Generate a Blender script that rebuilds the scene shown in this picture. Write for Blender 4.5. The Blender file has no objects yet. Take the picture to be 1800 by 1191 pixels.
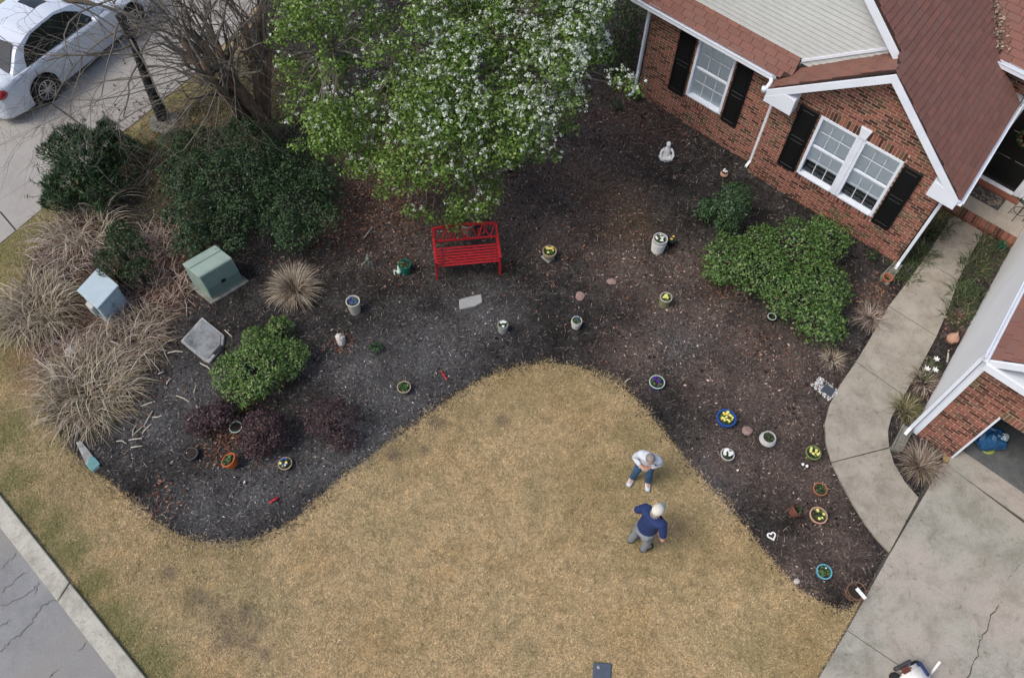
import bpy, bmesh, math, random
import numpy as np
from mathutils import Vector, Matrix
SC = bpy.context.scene
COL = SC.collection
random.seed(11); RNG = np.random.default_rng(11)
R = math.radians

# ------------------------------------------------------------------ camera, sky, sun, exposure
F_PX, CAM_H, CX, CY = 1400.0, 13.6, 900.0, 595.5
def _axes():
    d = np.array([(868.0-CX)/F_PX, (1469.0-CY)/F_PX, 1.0]); d /= np.linalg.norm(d)
    fw = np.array([0, 0, 1.0]); y = fw-d*(fw@d); y /= np.linalg.norm(y)
    z = -d; x = np.cross(y, z)
    return np.array([x, y, z])
ROT = _axes()
cam = bpy.data.cameras.new('camera'); cam_o = bpy.data.objects.new('camera', cam); COL.objects.link(cam_o)
cx_, cy_, cz_ = ROT@np.array([1., 0, 0]), ROT@np.array([0, -1., 0]), ROT@np.array([0, 0, -1.])
cam_o.matrix_world = Matrix(((cx_[0], cy_[0], cz_[0], 0), (cx_[1], cy_[1], cz_[1], 0), (cx_[2], cy_[2], cz_[2], CAM_H), (0, 0, 0, 1)))
cam.sensor_width = 36.0; cam.lens = 28.0; cam.clip_start = 0.1; cam.clip_end = 2000
SC.camera = cam_o
SUN_EL, SUN_AZ = 55.0, 203.0     # azimuth: angle (from +X, counter-clockwise) the light comes FROM
world = bpy.data.worlds.new('World'); SC.world = world; world.use_nodes = True
nt = world.node_tree
sky = nt.nodes.new('ShaderNodeTexSky'); sky.sky_type = 'NISHITA'; sky.sun_disc = False
sky.sun_elevation = R(SUN_EL); sky.sun_rotation = R(90-SUN_AZ); sky.air_density = 1.0; sky.dust_density = 3.0; sky.ozone_density = 0.6
nt.links.new(sky.outputs[0], nt.nodes['Background'].inputs[0]); nt.nodes['Background'].inputs[1].default_value = 0.145
sun = bpy.data.lights.new('sun', 'SUN'); sun.energy = 1.35; sun.angle = R(22); sun.color = (1.0, 0.96, 0.9)
sun_o = bpy.data.objects.new('sun', sun); COL.objects.link(sun_o)
sd = Vector((math.cos(R(SUN_EL))*math.cos(R(SUN_AZ)), math.cos(R(SUN_EL))*math.sin(R(SUN_AZ)), math.sin(R(SUN_EL))))
sun_o.rotation_euler = sd.to_track_quat('Z', 'Y').to_euler(); sun_o.location = (-20, 20, 30)
vs = SC.view_settings; vs.view_transform = 'Standard'; vs.look = 'None'; vs.exposure = 0.35; vs.gamma = 1.0; vs.use_curve_mapping = False

def at(px, py, z=0.0):
    """world point at height z that the photograph shows at (px, py)"""
    r = ROT@np.array([(px-CX)/F_PX, (py-CY)/F_PX, 1.0]); t = (z-CAM_H)/r[2]
    return Vector((t*r[0], t*r[1], z))
def at_n(p, z):
    p = np.asarray(p, float); z = np.asarray(z, float)
    c = np.stack([(p[:, 0]-CX)/F_PX, (p[:, 1]-CY)/F_PX, np.ones(len(p))], 1)@ROT.T
    t = (z-CAM_H)/c[:, 2]
    return np.stack([c[:, 0]*t, c[:, 1]*t, np.broadcast_to(z, t.shape)], 1)

# ------------------------------------------------------------------ materials
MATS = {}
def new_mat(name):
    m = bpy.data.materials.new(name); m.use_nodes = True
    n = m.node_tree.nodes; b = n['Principled BSDF']; MATS[name] = m
    return m, m.node_tree, b
def ramp(t, stops, interp='LINEAR'):
    r = t.nodes.new('ShaderNodeValToRGB'); r.color_ramp.interpolation = interp
    e = r.color_ramp.elements
    while len(e) < len(stops): e.new(0.5)
    for k, (p, c) in enumerate(stops):
        e[k].position = p; e[k].color = (*c, 1)
    return r
def noise(t, scale, detail=4, rough=0.6, vec=None, dist=0.0):
    n = t.nodes.new('ShaderNodeTexNoise'); n.inputs['Scale'].default_value = scale
    n.inputs['Detail'].default_value = detail; n.inputs['Roughness'].default_value = rough; n.inputs['Distortion'].default_value = dist
    if vec is not None: t.links.new(vec, n.inputs['Vector'])
    return n
def pos(t):
    return t.nodes.new('ShaderNodeNewGeometry').outputs['Position']
def mixc(t, a, b, fac, mode='MIX'):
    m = t.nodes.new('ShaderNodeMix'); m.data_type = 'RGBA'; m.blend_type = mode
    for sock, v in ((m.inputs[6], a), (m.inputs[7], b), (m.inputs[0], fac)):
        if hasattr(v, 'node'): t.links.new(v, sock)
        elif isinstance(v, (int, float)): sock.default_value = v
        else: sock.default_value = (*v, 1)
    return m.outputs[2]
def bump(t, b, height, strength=0.4, dist=0.02):
    n = t.nodes.new('ShaderNodeBump'); n.inputs['Strength'].default_value = strength; n.inputs['Distance'].default_value = dist
    t.links.new(height, n.inputs['Height']); t.links.new(n.outputs[0], b.inputs['Normal'])
def plain(name, col, rough=0.6, metal=0.0, var=0.12, scale=12, bmp=0.0, spec=0.4, coat=0.0):
    m, t, b = new_mat(name)
    n = noise(t, scale, 5, 0.65, pos(t))
    r = ramp(t, [(0.3, tuple(c*(1-var) for c in col)), (0.7, tuple(min(1, c*(1+var)) for c in col))])
    t.links.new(n.outputs[0], r.inputs[0]); t.links.new(r.outputs[0], b.inputs['Base Color'])
    b.inputs['Roughness'].default_value = rough; b.inputs['Metallic'].default_value = metal
    b.inputs['Specular IOR Level'].default_value = spec; b.inputs['Coat Weight'].default_value = coat
    if bmp: bump(t, b, n.outputs[0], bmp)
    return m
def rnd_fac(t):
    """one random number per loose piece, also when alike pieces share a mesh"""
    g = t.nodes.new('ShaderNodeNewGeometry'); o = t.nodes.new('ShaderNodeObjectInfo')
    a = t.nodes.new('ShaderNodeMath'); a.operation = 'ADD'
    t.links.new(g.outputs['Random Per Island'], a.inputs[0]); t.links.new(o.outputs['Random'], a.inputs[1])
    f = t.nodes.new('ShaderNodeMath'); f.operation = 'FRACT'; t.links.new(a.outputs[0], f.inputs[0])
    return f.outputs[0]
def pieces(name, stops, rough=0.7, spec=0.3, grain=0.0, gscale=30, translucent=0.0, patch=None):
    m, t, b = new_mat(name)
    r = ramp(t, stops); t.links.new(rnd_fac(t), r.inputs[0]); c = r.outputs[0]
    if patch:      # broad natural variation of the thing's own colour
        n2 = noise(t, patch[1], 3, 0.6, pos(t)); r2 = ramp(t, [(0.38, (0, 0, 0)), (0.62, (1, 1, 1))]); t.links.new(n2.outputs[0], r2.inputs[0])
        c = mixc(t, c, mixc(t, c, patch[0], 1.0, 'MULTIPLY'), r2.outputs[0])
    if grain:
        n = noise(t, gscale, 5, 0.7, pos(t)); r3 = ramp(t, [(0.3, (1-grain,)*3), (0.7, (1+grain,)*3)]); t.links.new(n.outputs[0], r3.inputs[0])
        c = mixc(t, c, r3.outputs[0], 1.0, 'MULTIPLY')
        bump(t, b, n.outputs[0], 0.25)
    t.links.new(c, b.inputs['Base Color']); b.inputs['Roughness'].default_value = rough; b.inputs['Specular IOR Level'].default_value = spec
    if translucent:
        tr = t.nodes.new('ShaderNodeBsdfTranslucent'); t.links.new(c, tr.inputs[0])
        mx = t.nodes.new('ShaderNodeMixShader'); mx.inputs[0].default_value = translucent
        t.links.new(b.outputs[0], mx.inputs[1]); t.links.new(tr.outputs[0], mx.inputs[2]); t.links.new(mx.outputs[0], t.nodes['Material Output'].inputs[0])
    return m

def blob_mask(t, spots, soft=0.45):
    """soft-edged mask round world spots (x, y, radius), edge broken by noise"""
    p = pos(t); n = noise(t, 2.4, 7, 0.75, p, .6); out = None
    for (x, y, r_) in spots:
        d = t.nodes.new('ShaderNodeVectorMath'); d.operation = 'DISTANCE'; t.links.new(p, d.inputs[0]); d.inputs[1].default_value = (x, y, 0)
        a = t.nodes.new('ShaderNodeMath'); a.operation = 'MULTIPLY_ADD'; t.links.new(n.outputs[0], a.inputs[0]); a.inputs[1].default_value = r_*2.0; t.links.new(d.outputs['Value'], a.inputs[2])
        mr = t.nodes.new('ShaderNodeMapRange'); mr.interpolation_type = 'SMOOTHSTEP'; t.links.new(a.outputs[0], mr.inputs[0])
        mr.inputs[1].default_value = r_*2.0*(1+soft*.4); mr.inputs[2].default_value = r_*2.0*(1-soft); mr.inputs[3].default_value = 0; mr.inputs[4].default_value = 1
        if out is None: out = mr.outputs[0]
        else:
            mx = t.nodes.new('ShaderNodeMath'); mx.operation = 'MAXIMUM'; t.links.new(out, mx.inputs[0]); t.links.new(mr.outputs[0], mx.inputs[1]); out = mx.outputs[0]
    return out
def W(px, py, r): p = at(px, py); return (p.x, p.y, r)

plain('crack', (0.10, 0.098, 0.095), .95); plain('crack_dark', (0.075, 0.068, 0.055), .95)
def lawn_mat(name, blades):
    m, t, b = new_mat(name); p = pos(t)
    big = noise(t, 0.55, 4, 0.6, p); mid = noise(t, 3.0, 5, 0.7, p)
    r1 = ramp(t, [(0.3, (0.53, 0.39, 0.21)), (0.5, (0.60, 0.46, 0.275)), (0.72, (0.48, 0.395, 0.225))]); t.links.new(big.outputs[0], r1.inputs[0])
    r2 = ramp(t, [(0.3, (0.7, 0.72, 0.68)), (0.55, (1, 1, 1)), (0.75, (1.12, 1.05, 0.95))]); t.links.new(mid.outputs[0], r2.inputs[0])
    c = mixc(t, r1.outputs[0], r2.outputs[0], 1.0, 'MULTIPLY')
    curl = noise(t, 13, 5, 0.75, p, .8); rc = ramp(t, [(0.32, (.62, .62, .58)), (0.5, (1, 1, 1)), (0.68, (1.22, 1.2, 1.18))]); t.links.new(curl.outputs[0], rc.inputs[0]); c = mixc(t, c, rc.outputs[0], 1.0, 'MULTIPLY')
    # olive, half-green turf along the kerb and the bed edge, and on the neighbour's side
    green = blob_mask(t, [W(20, 430, 1.6), W(120, 390, 1.2), W(262, 1160, 0.50), W(225, 1120, 0.50), W(195, 1080, 0.50), W(160, 1030, 0.50), W(120, 975, 0.48), W(85, 930, 0.45), W(50, 890, 0.45), W(15, 850, 0.50), W(285, 1195, 0.50), W(230, 250, 1.2), W(290, 170, 1.3), W(380, 160, 1.5), W(0, 150, 3), W(60, 30, 4), W(10, 760, .8), W(10, 620, .8)])
    c = mixc(t, c, (0.175, 0.195, 0.065), mixc(t, (0, 0, 0), (.68, .68, .68), green))
    olive = blob_mask(t, [W(1000, 655, 1.1), W(900, 670, .9), W(1120, 760, .9), W(800, 720, .7), W(1180, 830, .8), W(1060, 860, 1.2), W(700, 790, .6), W(1200, 950, 1.0), W(1460, 1090, .6), W(1330, 1000, .5), W(140, 830, .9), W(330, 960, .9), W(1130, 960, .7), W(420, 975, .5), W(1400, 1150, .8)], .75)
    c = mixc(t, c, (0.225, 0.185, 0.075), mixc(t, (0, 0, 0), (.5, .5, .5), olive))
    bare = blob_mask(t, [W(352, 1052, .22), W(372, 1065, .2), W(395, 1092, .25), W(430, 1080, .22), W(455, 1095, .2), W(400, 1120, .24), W(440, 1125, .2), W(385, 1135, .15), W(300, 1005, .16), W(465, 1150, .15), W(880, 740, .15), W(745, 790, .14), W(690, 800, .18), W(770, 745, .18), W(60, 650, .4), W(100, 640, .3)], .6)
    c = mixc(t, c, (0.155, 0.125, 0.105), mixc(t, (0, 0, 0), (.62, .62, .62), bare))
    dirt = blob_mask(t, [W(40, 620, .5), W(65, 665, .5), W(28, 575, .4)], .8)
    c = mixc(t, c, (0.36, 0.235, 0.135), dirt)
    if blades:
        rr = ramp(t, [(0.0, (0.42, 0.41, 0.36)), (0.35, (0.86, 0.86, 0.85)), (0.7, (1.08, 1.07, 1.04)), (1.0, (1.4, 1.37, 1.32))]); t.links.new(rnd_fac(t), rr.inputs[0])
        c = mixc(t, c, rr.outputs[0], 1.0, 'MULTIPLY')
    else:
        c = mixc(t, c, (.8, .78, .72), 1.0, 'MULTIPLY')
        fine = noise(t, 60, 6, 0.8, p); bump(t, b, fine.outputs[0], 0.8, 0.03)
    t.links.new(c, b.inputs['Base Color']); b.inputs['Roughness'].default_value = 0.9; b.inputs['Specular IOR Level'].default_value = 0.15
    return m
SOIL_SPOTS = dict(
    grey=[W(640, 790, 1.0), W(560, 830, .8), W(450, 870, 1.1), W(340, 900, .7), W(760, 620, 1.2), W(700, 700, .9), W(260, 740, .9), W(850, 560, .9), W(640, 650, .9), W(330, 690, .7), W(1200, 600, .7), W(1250, 830, .6)],
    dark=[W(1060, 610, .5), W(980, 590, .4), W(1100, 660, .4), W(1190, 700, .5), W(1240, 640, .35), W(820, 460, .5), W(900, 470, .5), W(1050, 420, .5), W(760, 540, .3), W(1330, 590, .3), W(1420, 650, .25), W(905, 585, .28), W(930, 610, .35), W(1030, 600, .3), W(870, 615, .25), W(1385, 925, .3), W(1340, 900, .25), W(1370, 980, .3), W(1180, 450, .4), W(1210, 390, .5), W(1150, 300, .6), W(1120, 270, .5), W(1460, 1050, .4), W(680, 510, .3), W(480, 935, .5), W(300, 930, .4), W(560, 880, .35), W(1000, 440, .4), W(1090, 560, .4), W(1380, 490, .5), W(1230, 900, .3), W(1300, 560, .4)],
    orange=[W(1100, 385, .9), W(1065, 345, .7), W(1130, 405, .5)],
    red=[W(1290, 800, .9), W(1370, 830, .8), W(1400, 1000, .7), W(1200, 470, .9), W(1380, 640, 1.3), W(1330, 690, 1.3), W(1400, 740, 1.0), W(1440, 850, .9), W(1470, 960, .8), W(1300, 600, .9), W(1240, 560, .9), W(1020, 300, 1.6), W(1100, 470, 1.0), W(1180, 540, .9), W(1120, 620, .9), W(1250, 660, .9), W(960, 400, 1.0), W(850, 340, 1.4), W(1540, 530, .5), W(1690, 560, .6), W(1620, 740, .5), W(1730, 440, .9), W(1080, 215, 1.6), W(700, 330, 2.2), W(900, 380, 1.2), W(640, 350, 1.5)],
    thatch=[W(200, 560, 1.2), W(260, 500, 1.0), W(130, 520, 1.2), W(130, 400, 1.0), W(100, 620, .9), W(60, 520, 1.0), W(280, 470, .8)],
    leafy=[W(300, 270, 2.2), W(400, 200, 2.4), W(240, 300, 1.4)])
def soil_mat(name, chips):
    m, t, b = new_mat(name); p = pos(t)
    big = noise(t, 1.9, 7, 0.75, p, .5)
    r1 = ramp(t, [(0.3, (0.018, 0.016, 0.015)), (0.5, (0.050, 0.045, 0.042)), (0.7, (0.095, 0.088, 0.083))]); t.links.new(big.outputs[0], r1.inputs[0])
    c = r1.outputs[0]
    c = mixc(t, c, (0.19, 0.186, 0.185), mixc(t, (0, 0, 0), (.75,)*3, blob_mask(t, SOIL_SPOTS['grey'], .8)))
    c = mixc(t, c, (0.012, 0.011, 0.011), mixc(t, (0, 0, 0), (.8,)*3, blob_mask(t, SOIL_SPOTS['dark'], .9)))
    for key, col, amt in (('red', (0.185, 0.137, 0.114), .92), ('orange', (0.165, 0.108, 0.066), .65), ('thatch', (0.17, 0.10, 0.065), .9), ('leafy', (0.125, 0.118, 0.045), .9)):
        c = mixc(t, c, col, mixc(t, (0, 0, 0), (amt,)*3, blob_mask(t, SOIL_SPOTS[key], .7)))
    if chips:
        rr = ramp(t, [(0.0, (0.15, 0.14, 0.14)), (0.45, (0.6, 0.58, 0.57)), (0.75, (1.7, 1.68, 1.65)), (0.93, (3.2, 3.1, 3.0)), (1.0, (6.0, 5.8, 5.5))]); t.links.new(rnd_fac(t), rr.inputs[0])
        c = mixc(t, c, rr.outputs[0], 1.0, 'MULTIPLY')
        patch = noise(t, 0.9, 3, .6, p)
    else:
        fine = noise(t, 22, 8, 0.85, p, .5); r4 = ramp(t, [(0.32, (.12, .12, .12)), (0.5, (.8, .8, .8)), (0.68, (2.1, 2.1, 2.1))]); t.links.new(fine.outputs[0], r4.inputs[0])
        c = mixc(t, c, r4.outputs[0], 1.0, 'MULTIPLY'); bump(t, b, fine.outputs[0], 1.0, 0.05)
    t.links.new(c, b.inputs['Base Color']); b.inputs['Roughness'].default_value = 0.92; b.inputs['Specular IOR Level'].default_value = 0.15
    return m
def concrete(name, base, stain, scale=1.2, speck=True, warm=None):
    m, t, b = new_mat(name); p = pos(t)
    n1 = noise(t, scale*1.6, 9, 0.74, p, .15); r1 = ramp(t, [(0.32, stain), (0.54, base), (0.75, tuple(min(1, c*1.12) for c in base))]); t.links.new(n1.outputs[0], r1.inputs[0]); c = r1.outputs[0]
    if warm:
        n5 = noise(t, .5, 3, .5, p); r5 = ramp(t, [(.42, (0, 0, 0)), (.6, (1, 1, 1))]); t.links.new(n5.outputs[0], r5.inputs[0]); c = mixc(t, c, warm, r5.outputs[0])
    n2 = noise(t, 90, 3, 0.7, p); r2 = ramp(t, [(0.3, (.8, .8, .8)), (0.7, (1.15, 1.15, 1.15))]); t.links.new(n2.outputs[0], r2.inputs[0]); c = mixc(t, c, r2.outputs[0], 1, 'MULTIPLY')
    if speck:
        st_ = noise(t, 2.6, 8, .8, p, .3); r7 = ramp(t, [(0.36, (.74, .73, .69)), (0.52, (1, 1, 1)), (.7, (1.05, 1.04, 1.03))]); t.links.new(st_.outputs[0], r7.inputs[0]); c = mixc(t, c, r7.outputs[0], .9, 'MULTIPLY')
        v = noise(t, 11, 3, .6, p, .2); r3 = ramp(t, [(0.27, (.62, .61, .57)), (0.40, (1, 1, 1))]); t.links.new(v.outputs[0], r3.inputs[0]); c = mixc(t, c, r3.outputs[0], .8, 'MULTIPLY')
        v2 = noise(t, 34, 2, .5, p, .2); r6 = ramp(t, [(0.25, (.58, .57, .53)), (0.36, (1, 1, 1))]); t.links.new(v2.outputs[0], r6.inputs[0]); c = mixc(t, c, r6.outputs[0], .8, 'MULTIPLY')
    t.links.new(c, b.inputs['Base Color']); b.inputs['Roughness'].default_value = 0.88; b.inputs['Specular IOR Level'].default_value = 0.2
    bump(t, b, n2.outputs[0], 0.25, 0.01)
    return m

lawn_mat('lawn', False); lawn_mat('lawn_blade', True); soil_mat('soil', False); soil_mat('chip', True)
concrete('walk_concrete', (0.36, 0.325, 0.27), (0.27, 0.245, 0.20), 1.1, True)
concrete('drive_concrete', (0.36, 0.345, 0.295), (0.25, 0.245, 0.20), .8, True, (0.40, 0.355, 0.305))
concrete('neighbour_concrete', (0.36, 0.34, 0.31), (0.31, 0.29, 0.265), .5, False)
concrete('kerb_concrete', (0.42, 0.40, 0.345), (0.31, 0.30, 0.26), 2.0, True)
concrete('grey_concrete', (0.36, 0.36, 0.355), (0.15, 0.15, 0.14), 3.0, True)
concrete('asphalt', (0.255, 0.255, 0.25), (0.19, 0.19, 0.187), .7, False, (0.26, 0.245, 0.225))
concrete('vault_lid', (0.25, 0.26, 0.265), (0.12, 0.13, 0.135), 2.6, True)
concrete('splash', (0.24, 0.235, 0.20), (0.13, 0.13, 0.11), 4.0, True)
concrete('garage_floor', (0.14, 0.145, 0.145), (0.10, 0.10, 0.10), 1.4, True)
pieces('clod', [(0, (0.012, 0.011, 0.010)), (0.5, (0.030, 0.026, 0.024)), (0.8, (0.065, 0.056, 0.05)), (1, (0.12, 0.105, 0.095))], .95, .1)
pieces('brick', [(0, (0.06, 0.026, 0.019)), (0.2, (0.15, 0.06, 0.042)), (0.5, (0.30, 0.118, 0.082)), (0.78, (0.235, 0.090, 0.067)), (0.9, (0.16, 0.105, 0.06)), (1.0, (0.075, 0.043, 0.028))], 0.9, 0.2, 0.35, 40)
plain('mortar', (0.50, 0.385, 0.29), 0.95, var=.2, scale=9)
pieces('shingle', [(0, (0.185, 0.096, 0.077)), (0.35, (0.215, 0.106, 0.085)), (0.65, (0.20, 0.112, 0.092)), (1.0, (0.235, 0.112, 0.087))], 0.95, 0.1, 0.28, 90)
plain('roof_deck', (0.045, 0.025, 0.02), 0.95)
plain('white_trim', (0.74, 0.78, 0.84), 0.5, var=.05, scale=3)
plain('white_siding', (0.54, 0.555, 0.53), 0.6, var=.06, scale=5)
plain('white_wall', (0.86, 0.88, 0.89), 0.7, var=.05, scale=1.4)
plain('muntin', (.62, .655, .69), .5, var=.03)
plain('soffit', (0.5, 0.52, 0.54), 0.6, var=.04)
plain('black_shutter', (0.006, 0.0065, 0.007), 0.45, var=.1)
plain('black_door', (0.006, 0.007, 0.007), 0.3, var=.1)
plain('dark', (0.012, 0.012, 0.014), 0.7)
plain('blind', (0.90, 0.92, 0.92), 0.7, var=.03)
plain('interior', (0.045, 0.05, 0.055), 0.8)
plain('window_table', (0.25, 0.24, 0.22), 0.6)
def glass_mat(name, tint):
    m, t, b = new_mat(name)
    tr = t.nodes.new('ShaderNodeBsdfTransparent'); tr.inputs[0].default_value = (*tint, 1)
    g = t.nodes.new('ShaderNodeBsdfGlossy'); g.inputs['Roughness'].default_value = 0.03; g.inputs[0].default_value = (.9, .95, 1, 1)
    fr = t.nodes.new('ShaderNodeFresnel'); fr.inputs[0].default_value = 1.55
    mx = t.nodes.new('ShaderNodeMixShader'); t.links.new(fr.outputs[0], mx.inputs[0]); t.links.new(tr.outputs[0], mx.inputs[1]); t.links.new(g.outputs[0], mx.inputs[2])
    t.links.new(mx.outputs[0], t.nodes['Material Output'].inputs[0]); return m
glass_mat('glass', (.95, .97, .98)); glass_mat('car_glass_clear', (.10, .11, .11))
pieces('leaf_pear', [(0, (0.05, 0.10, 0.018)), (0.4, (0.125, 0.215, 0.036)), (0.8, (0.22, 0.34, 0.07)), (1, (0.31, 0.43, 0.12))], .5, .35, translucent=.35)
pieces('blossom', [(0, (0.42, 0.50, 0.36)), (0.5, (0.68, 0.73, 0.62)), (1, (0.84, 0.86, 0.81))], .6, .2, translucent=.3)
pieces('leaf_azalea', [(0, (0.024, 0.060, 0.012)), (0.4, (0.066, 0.142, 0.027)), (0.8, (0.14, 0.25, 0.058)), (0.97, (0.22, 0.32, 0.10)), (1, (0.20, 0.13, 0.06))], .42, .45, translucent=.2)
pieces('leaf_bright', [(0, (0.03, 0.066, 0.012)), (0.4, (0.088, 0.168, 0.033)), (0.8, (0.17, 0.28, 0.068)), (0.97, (0.25, 0.35, 0.115)), (1, (0.22, 0.14, 0.06))], .45, .4, translucent=.22)
pieces('leaf_holly', [(0, (0.016, 0.042, 0.014)), (0.5, (0.034, 0.082, 0.026)), (0.9, (0.06, 0.125, 0.04)), (1, (0.10, 0.16, 0.07))], .4, .45, translucent=.12)
pieces('leaf_dark', [(0, (0.010, 0.024, 0.009)), (0.5, (0.027, 0.060, 0.021)), (0.9, (0.056, 0.108, 0.036)), (1, (0.10, 0.15, 0.065))], .5, .35, translucent=.12)
pieces('leaf_purple', [(0, (0.016, 0.009, 0.010)), (0.5, (0.042, 0.021, 0.025)), (0.9, (0.085, 0.043, 0.048)), (1, (0.14, 0.07, 0.065))], .55, .35)
pieces('leaf_liriope', [(0, (0.02, 0.035, 0.012)), (0.5, (0.042, 0.075, 0.024)), (0.85, (0.08, 0.11, 0.04)), (1, (0.24, 0.19, 0.10))], .5, .35)
pieces('straw_brown', [(0, (0.06, 0.04, 0.027)), (0.5, (0.13, 0.087, 0.06)), (1, (0.24, 0.18, 0.135))], .8, .2)
pieces('straw', [(0, (0.16, 0.115, 0.075)), (0.4, (0.30, 0.235, 0.165)), (0.8, (0.47, 0.40, 0.30)), (1, (0.68, 0.61, 0.49))], .7, .25, translucent=.15)
pieces('straw_grey', [(0, (0.12, 0.085, 0.065)), (0.4, (0.24, 0.175, 0.135)), (0.8, (0.38, 0.30, 0.245)), (1, (0.52, 0.45, 0.37))], .7, .25)
pieces('straw_green', [(0, (0.06, 0.07, 0.025)), (0.4, (0.13, 0.13, 0.05)), (0.8, (0.27, 0.23, 0.13)), (1, (0.45, 0.39, 0.26))], .7, .25)
pieces('reed', [(0, (0.36, 0.31, 0.24)), (1, (0.62, 0.56, 0.46))], .7, .2)
pieces('dead_leaf', [(0, (0.05, 0.022, 0.014)), (0.4, (0.12, 0.052, 0.032)), (0.8, (0.22, 0.105, 0.068)), (1, (0.36, 0.23, 0.16))], .8, .2)
pieces('pebble', [(0, (0.22, 0.21, 0.20)), (0.5, (0.48, 0.47, 0.45)), (1, (0.75, 0.74, 0.72))], .7, .3)
plain('bark_grey', (0.17, 0.145, 0.12), .95, var=.45, scale=14, bmp=.6)
plain('bark_dark', (0.03, 0.028, 0.026), .95, var=.6, scale=16, bmp=.8)
plain('bark_twig', (0.15, 0.13, 0.105), .9, var=.35, scale=6)
plain('bark_myrtle', (0.165, 0.108, 0.072), .85, var=.5, scale=7, bmp=.4)
plain('stem', (0.05, 0.035, 0.022), .9, var=.3)

# ------------------------------------------------------------------ helpers
def link(o, parent=None):
    COL.objects.link(o)
    if parent is not None: o.parent = parent
    return o
def tag(o, label=None, cat=None, group=None, kind=None):
    for k, v in (('label', label), ('category', cat), ('group', group), ('kind', kind)):
        if v: o[k] = v
    return o
def empty(name, loc=(0, 0, 0), rz=0.0, label=None, cat=None, group=None, kind=None, parent=None):
    o = bpy.data.objects.new(name, None); o.location = loc; o.rotation_euler = (0, 0, rz); o.empty_display_size = .1
    link(o, parent); return tag(o, label, cat, group, kind)
def raw_mesh(name, v, f4, mat, parent=None, smooth=False, loc=None):
    """fast mesh from numpy: v (N,3), f4 (M,k) all faces with k corners"""
    v = np.asarray(v, np.float32); f4 = np.asarray(f4, np.int32); k = f4.shape[1]; m = len(f4)
    me = bpy.data.meshes.new(name); me.vertices.add(len(v)); me.vertices.foreach_set('co', v.ravel())
    me.loops.add(m*k); me.loops.foreach_set('vertex_index', f4.ravel())
    me.polygons.add(m); me.polygons.foreach_set('loop_start', np.arange(m, dtype=np.int32)*k)
    try: me.polygons.foreach_set('loop_total', np.full(m, k, np.int32))
    except Exception: pass
    me.update(calc_edges=True); me.validate()
    if smooth: me.polygons.foreach_set('use_smooth', np.ones(m, bool))
    me.materials.append(MATS[mat]); o = bpy.data.objects.new(name, me)
    if loc is not None: o.location = loc
    return link(o, parent)
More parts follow.
